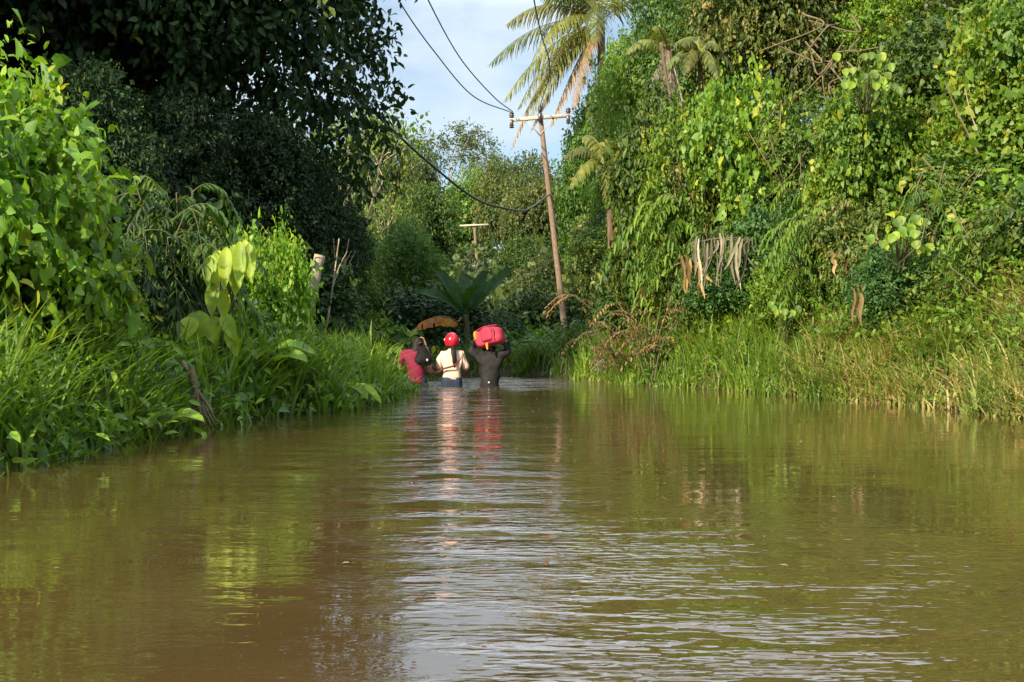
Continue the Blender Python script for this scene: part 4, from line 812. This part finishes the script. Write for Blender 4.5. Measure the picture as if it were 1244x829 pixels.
# person in the cream shirt and red helmet
HANDS = dict(l=(None, (1, 0, .2)), r=(None, (-1, 0, .2)))
J0 = base_joints(); J0.update(el=(-.235, .03, 1.10), wl=(-.20, .24, 1.17), er=(.235, .05, 1.09), wr=(.14, .26, 1.16)); pd = 21.0; px_ = 549
feet = gz(X_at(px_, pd), pd)
pr = person('person in cream shirt and red helmet wading waist deep between two others', X_at(px_, pd), pd, feet, J0)
SR = dict(RAD); SR.update(sp=(.145, .11), ch=(.165, .12), pel=(.155, .115), nb=.075, sl=.075, sr=.075, el=.058, er=.058)
J['w0'] = np.array([0, 0, .84]); SR['w0'] = (.172, .135); SR['nk'] = .06
garment(pr, 'shirt', [['w0', 'sp', 'ch', 'nb', 'nk'], ['ch', 'sl', 'el'], ['ch', 'sr', 'er']], SR, 'white', .010, 13, zlo=.955)
JR = dict(RAD); JR.update(pel=(.165, .12), hl=.11, hr=.11, kl=.075, kr=.075, al=.055, ar=.055)
J['p0'] = np.array([0, 0, 1.10]); JR['p0'] = (.150, .115); JR['pel'] = (.172, .128)
garment(pr, 'jeans', [['p0', 'pel', 'hl', 'kl', 'al'], ['pel', 'hr', 'kr', 'ar']], JR, 'jeans', .004, zhi=.99)
mb = MB(); hc = J['hd'] * .5 + J['ht'] * .5 + np.array([0, -.005, .005])
uu, vv = np.meshgrid(np.linspace(0, 2 * math.pi, 29)[:-1], np.linspace(0, 2.25, 12)); 
RX, RY, RZ = .118, .135, .125
V = np.stack([RX * np.sin(vv) * np.cos(uu), RY * np.sin(vv) * np.sin(uu), RZ * np.cos(vv)], -1).reshape(-1, 3) + hc
i = np.arange(11)[:, None] * 28; j = np.arange(28)[None]; k = (j + 1) % 28; mb.add(V, [np.stack([i + j, i + j + 28, i + k + 28, i + k], -1).reshape(-1, 4)])
hm = obj('helmet', mb.mesh('helmet', M['helmet']), pr)
mb = MB(); aa = np.linspace(0, 2 * math.pi, 30); tube(mb, np.column_stack([hc[0] + .094 * np.cos(aa), hc[1] + .107 * np.sin(aa), 0 * aa + hc[2] + RZ * math.cos(2.25)]), .009, 6); obj('rim', mb.mesh('helmet_rim', M['hair']), hm)
for s in (-1, 1):
    mb = MB(); lathe(mb, [(.001, .02), (.022, .014), (.026, -.01)], 12, Matrix.Translation(Vector(hc + np.array([s * .108, .035, .015]))) @ Matrix.Rotation(s * math.pi / 2, 4, 'Y')); obj('visor_pivot', mb.mesh('visor_pivot', M['visor']), hm)
mb = MB(); a_ = np.linspace(.35, math.pi - .35, 12); vr = []
for z_ in (.045, .0, -.05):
    q_ = math.sqrt(max(.1, 1 - (z_ / RZ) ** 2)); vr.append(np.column_stack([hc[0] + (RX * q_ + .008) * np.cos(a_), hc[1] + (RY * q_ + .008) * np.sin(a_), 0 * a_ + hc[2] + z_]))
V = np.stack(vr, 0).reshape(-1, 3); i = np.arange(2)[:, None] * 12; j = np.arange(11)[None]; mb.add(V, [np.stack([i + j, i + j + 1, i + j + 13, i + j + 12], -1).reshape(-1, 4)]); obj('visor', mb.mesh('visor', M['blackbag']), hm)
mb = MB(); V, Fc = skin_mesh([(.02, -.06, 1.46), (.03, -.125, 1.38), (.045, -.150, 1.30), (.05, -.150, 1.20), (.045, -.140, 1.13)], [(0, 1), (1, 2), (2, 3), (3, 4)], [(.05, .03), (.045, .03), (.045, .028), (.034, .022), (.014, .012)], 2); add_poly(mb, V, Fc, .003, 30); obj('hair', mb.mesh('ponytail', M['hair']), pr)
# her bag hangs at the left arm by a strap across the back
bag = empty('shoulder_bag', (X_at(px_, pd) - .335, pd + .12, feet + 1.10)); tag(bag, 'small dusty pink bag hanging at the arm of the person in cream', 'bag')
mb = MB(); V, Fc = skin_mesh([(0, 0, -.07), (0, 0, .0), (0, 0, .07)], [(0, 1), (1, 2)], [(.075, .05), (.085, .06), (.06, .04)], 2); add_poly(mb, V, Fc, .004, 20); obj('pouch', mb.mesh('pouch', M['tan']), bag)
mb = MB(); s_ = curve(np.array([(.0, .02, .07), (.12, -.16, -.02), (.22, -.27, .02), (.38, -.285, .07), (.47, -.235, .17), (.50, -.12, .30)]), 8)
T, A_, B_ = frame_along(s_); w_ = .016; V = np.stack([s_ + np.array([0, 0, 1.]) * w_, s_ + np.array([0, -.006, 0]), s_ - np.array([0, 0, 1.]) * w_], 1).reshape(-1, 3); i = np.arange(len(s_) - 1) * 3
mb.add(V, [np.stack([i, i + 1, i + 4, i + 3], -1), np.stack([i + 1, i + 2, i + 5, i + 4], -1)]); obj('strap', mb.mesh('bag_strap', M['strap']), bag)

# person in the charcoal jacket with a red bag on the head
HANDS = dict(l=((.35, 0, 1), (1, 0, 0)), r=((-.35, 0, 1), (-1, 0, 0)))
J0 = base_joints(); J0.update(el=(-.305, .0, 1.42), wl=(-.245, -.05, 1.55), er=(.305, .0, 1.40), wr=(.245, -.05, 1.57), sl=(-.165, 0, 1.345), sr=(.165, 0, 1.345), nk=(0, .05, 1.405), hd=(0, .10, 1.46), ht=(0, .13, 1.52), no=(0, .20, 1.43)); px_ = 595; pd = 21.0
feet = gz(X_at(px_, pd), pd) - .02; bx = X_at(px_, pd)
pr = person('person in charcoal jacket wading with both arms raised under a red bag', bx, pd, feet, J0)
SR.update(sp=(.165, .125), ch=(.19, .13), nb=.085, sl=.088, sr=.088, el=.072, er=.072, wl=.052, wr=.052); J['w0'] = np.array([0, 0, .70]); SR['w0'] = (.180, .14); J['w1'] = np.array([0, 0, .96]); SR['w1'] = (.165, .13); SR['nk'] = .09
garment(pr, 'jacket', [['w0', 'w1', 'sp', 'ch', 'nb', 'nk'], ['ch', 'sl', 'el', 'wl'], ['ch', 'sr', 'er', 'wr']], SR, 'jacket', .016, 15)
garment(pr, 'trousers', [['p0', 'pel', 'hl', 'kl', 'al'], ['pel', 'hr', 'kr', 'ar']] if J.setdefault('p0', np.array([0, 0, .95])) is not None else [], JR, 'trouser', .004)
mb = MB(); box(mb, (-.01, -.145, .935), (.03, .02, .024)); obj('badge', mb.mesh('badge', M['buckle']), pr)
mb = MB(); V, Fc = skin_mesh([J['hd'] + np.array([0, -.02, 0]), J['ht'] + np.array([0, -.005, .02])], [(0, 1)], [(.088, .092), (.075, .08)], 2); add_poly(mb, V, Fc, .003, 30); obj('hair', mb.mesh('short_hair', M['hair']), pr)
# the bag
bg = empty('duffel_bag', (bx + .01, pd - .10, feet + 1.615), 0); tag(bg, 'red duffel bag with orange end carried on the head of the jacketed person', 'bag')
bg.rotation_euler = (R_(-8), R_(-14), R_(-24))
def soft_box(sz, n=12, p=.28, sag=.03):
    u = np.linspace(-1, 1, n); mbx = MB()
    for ax in range(3):
        for s in (-1, 1):
            A2, B2 = np.meshgrid(u, u); c = np.zeros((n, n, 3)); c[..., ax] = s; c[..., (ax + 1) % 3] = A2 * s; c[..., (ax + 2) % 3] = B2; c = c.reshape(-1, 3)
            e = 3.2; ln = np.sum(np.abs(c) ** e, 1) ** (1 / e); c = c / ln[:, None]; c = c * np.asarray(sz) / 2; c = c * (1 + .05 * np.sin(c[:, 0:1] * 21 + c[:, 2:3] * 17)); c[:, 2] -= sag * np.abs(c[:, 0]) / sz[0]
            i = np.arange(n - 1)[:, None] * n; j = np.arange(n - 1)[None]; mbx.add(c, [np.stack([i + j, i + j + 1, i + j + n + 1, i + j + n], -1).reshape(-1, 4)])
    return mbx
obj('bag_body', soft_box((.44, .27, .28)).mesh('bag_body', M['bagred']), bg)
mb = soft_box((.20, .06, .21)); o_ = obj('pocket', mb.mesh('pocket', M['bagdark']), bg, (.0, -.13, .02))
mb = soft_box((.06, .24, .15)); obj('end_panel', mb.mesh('end_panel', M['bagorange']), bg, (-.19, -.02, .045))
mb = MB(); tube(mb, curve([(-.19, -.07, .12), (-.02, -.10, .145), (.18, -.08, .125)], 8), .008, 6); obj('zip', mb.mesh('zip', M['bagdark']), bg)
mb = MB(); V, Fc = skin_mesh([(-.02, -.11, -.10), (-.015, -.14, -.17), (-.01, -.15, -.225)], [(0, 1), (1, 2)], [.02, .022, .010], 1); add_poly(mb, V, Fc); obj('strap', mb.mesh('dangling_strap', M['bagorange']), bg)
mb = MB(); tube(mb, curve([(.10, -.115, .10), (.13, -.15, .03), (.12, -.135, -.09)], 8), .010, 6); obj('carry_handle', mb.mesh('carry_handle', M['bagdark']), bg)

# person in the raspberry shirt, bent under a dark bundle
HANDS = dict(l=((.6, .2, .5), (0, 0, 1)), r=((-.3, 0, 1), (-1, 0, 0)))
J0 = base_joints(); J0.update(pel=(.05, 0, .88), sp=(.02, .02, 1.03), ch=(-.03, .05, 1.20), nb=(-.0, .08, 1.33), nk=(.02, .10, 1.385), hd=(.04, .13, 1.455), ht=(.045, .13, 1.525), no=(.05, .225, 1.45),
    sl=(-.18, .03, 1.285), sr=(.12, .06, 1.29), el=(-.25, .04, 1.13), wl=(-.12, .20, 1.05), er=(.22, .10, 1.22), wr=(.17, .12, 1.40), hl=(-.04, 0, .83), hr=(.13, 0, .83), kl=(-.06, .03, .46), kr=(.13, -.03, .46), al=(-.06, 0, .08), ar=(.13, -.1, .1), tl=(-.07, .14, .03), tr=(.14, .03, .03)); px_ = 504; pd = 20.9
feet = gz(X_at(px_, pd), pd); feet = min(feet, -.80); bx = X_at(px_, pd)
pr = person('person in raspberry pink shirt bending under a dark bundle near the spit', bx, pd, feet, J0)
SR = dict(RAD); SR.update(sp=(.145, .11), ch=(.165, .12), pel=(.155, .115), nb=.07, sl=.078, sr=.078, el=.062, er=.062); J['w0'] = np.array([.06, 0, .72]); SR['w0'] = (.18, .14); J['w1'] = np.array([.045, 0, .90]); SR['w1'] = (.18, .14); SR['sp'] = (.17, .135); SR['ch'] = (.18, .13); SR['nk'] = .06
garment(pr, 'shirt', [['w0', 'w1', 'sp', 'ch', 'nb', 'nk'], ['ch', 'sl', 'el'], ['ch', 'sr', 'er']], SR, 'pink', .009, 12, zlo=.86)
J['p0'] = np.array([.04, 0, 1.0])
garment(pr, 'trousers', [['p0', 'pel', 'hl', 'kl', 'al'], ['pel', 'hr', 'kr', 'ar']], JR, 'jeans', .004)
mb = MB(); V, Fc = skin_mesh([J['ht'] + np.array([0, -.01, .015]), J['hd'] + np.array([0, -.035, 0]), J['nk'] + np.array([-.01, -.07, -.02]), J['nb'] + np.array([-.02, -.10, -.10])], [(0, 1), (1, 2), (2, 3)], [(.085, .08), (.10, .085), (.085, .05), (.04, .03)], 2); add_poly(mb, V, Fc, .004, 30); obj('hair', mb.mesh('loose_hair', M['hair']), pr)
bd_ = empty('bundle', (bx + .135, pd - .05, feet + 1.20)); tag(bd_, 'bulging black bag hanging over the shoulder of the person in pink', 'bag')
mb = MB(); V, Fc = skin_mesh([(-.03, .03, .20), (0, 0, .05), (.03, -.03, -.10)], [(0, 1), (1, 2)], [(.12, .09), (.165, .11), (.12, .09)], 2); add_poly(mb, V, Fc, .02, 14); obj('sack', mb.mesh('sack', M['blackbag']), bd_)
mb = MB(); tube(mb, curve([(-.04, .02, .26), (-.10, .10, .22), (-.10, .2, .12)], 6), .014, 6); obj('strap', mb.mesh('sack_strap', M['strap']), bd_)
mb = MB(); box(mb, (.06, -.128, .0), (.025, .02, .035)); obj('buckle', mb.mesh('buckle', M['buckle']), bd_)

# ------------------------------------------------------------------ sky, sun, camera
SUN_EL, SUN_AZ = R_(29), math.atan2(-.60, -.80)          # toward the sun: behind the camera, to the left
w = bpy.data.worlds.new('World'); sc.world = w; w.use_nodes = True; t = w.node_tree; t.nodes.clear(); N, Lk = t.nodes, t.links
sky = N.new('ShaderNodeTexSky'); sky.sky_type = 'NISHITA'; sky.sun_disc = False; sky.sun_elevation = SUN_EL; sky.sun_rotation = SUN_AZ % (2 * math.pi); sky.air_density = 1.0; sky.dust_density = .3; sky.ozone_density = 2.5
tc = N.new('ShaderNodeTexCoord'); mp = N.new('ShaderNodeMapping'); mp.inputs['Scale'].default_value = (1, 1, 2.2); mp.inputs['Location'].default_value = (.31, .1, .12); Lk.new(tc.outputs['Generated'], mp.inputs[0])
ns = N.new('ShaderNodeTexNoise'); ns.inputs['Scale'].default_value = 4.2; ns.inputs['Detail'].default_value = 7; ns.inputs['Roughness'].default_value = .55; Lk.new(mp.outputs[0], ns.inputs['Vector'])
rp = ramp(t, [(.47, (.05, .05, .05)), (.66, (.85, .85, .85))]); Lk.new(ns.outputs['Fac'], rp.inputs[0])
mx = N.new('ShaderNodeMix'); mx.data_type = 'RGBA'; sx_ = N.new('ShaderNodeSeparateXYZ'); Lk.new(tc.outputs['Generated'], sx_.inputs[0]); zr = N.new('ShaderNodeMapRange'); zr.inputs[1].default_value = .23; zr.inputs[2].default_value = .31; zr.inputs[3].default_value = 1.; zr.inputs[4].default_value = 3.6; Lk.new(sx_.outputs['Z'], zr.inputs[0]); cm = N.new('ShaderNodeVectorMath'); cm.operation = 'SCALE'; cm.inputs[0].default_value = (6.0, 6.95, 7.8); Lk.new(zr.outputs[0], cm.inputs['Scale']); Lk.new(cm.outputs[0], mx.inputs[7]); hz = N.new('ShaderNodeMapRange'); hz.inputs[1].default_value = .23; hz.inputs[2].default_value = .32; hz.inputs[3].default_value = 0; hz.inputs[4].default_value = .5; Lk.new(sx_.outputs['Z'], hz.inputs[0]); fx = N.new('ShaderNodeMath'); fx.operation = 'MAXIMUM'; Lk.new(hz.outputs[0], fx.inputs[0]); Lk.new(rp.outputs[0], fx.inputs[1]); Lk.new(fx.outputs[0], mx.inputs[0]); Lk.new(sky.outputs[0], mx.inputs[6]); pass  # unseen clouds above the frame, added and brightened to lift the water's sky reflection
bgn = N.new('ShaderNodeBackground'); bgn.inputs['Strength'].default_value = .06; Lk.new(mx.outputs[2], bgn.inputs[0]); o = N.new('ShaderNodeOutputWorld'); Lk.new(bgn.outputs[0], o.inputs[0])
sl = bpy.data.lights.new('Sun', 'SUN'); sl.energy = 5.0; sl.angle = R_(.6); sl.color = (1, .86, .66); so = bpy.data.objects.new('Sun', sl); COL.objects.link(so)
dv = Vector((math.sin(SUN_AZ) * math.cos(SUN_EL), math.cos(SUN_AZ) * math.cos(SUN_EL), math.sin(SUN_EL))); so.rotation_euler = dv.to_track_quat('Z', 'Y').to_euler(); so.location = dv * 60
cam = bpy.data.cameras.new('Camera'); cam.sensor_width = 36; cam.lens = 36 * F / 1244; cam.clip_start = .05; cam.clip_end = 2000; co = bpy.data.objects.new('Camera', cam); COL.objects.link(co); co.location = (0, 0, H); co.rotation_euler = (math.pi / 2, 0, 0); sc.camera = co
sc.view_settings.view_transform = 'Standard'; sc.view_settings.look = 'None'; sc.view_settings.gamma = 1; sc.view_settings.exposure = 1.2; sc.view_settings.use_curve_mapping = False
sc.render.engine = 'CYCLES'; sc.cycles.use_denoising = True; sc.cycles.max_bounces = 5; sc.cycles.diffuse_bounces = 2; sc.cycles.glossy_bounces = 3; sc.cycles.transmission_bounces = 4; sc.cycles.sample_clamp_indirect = 4
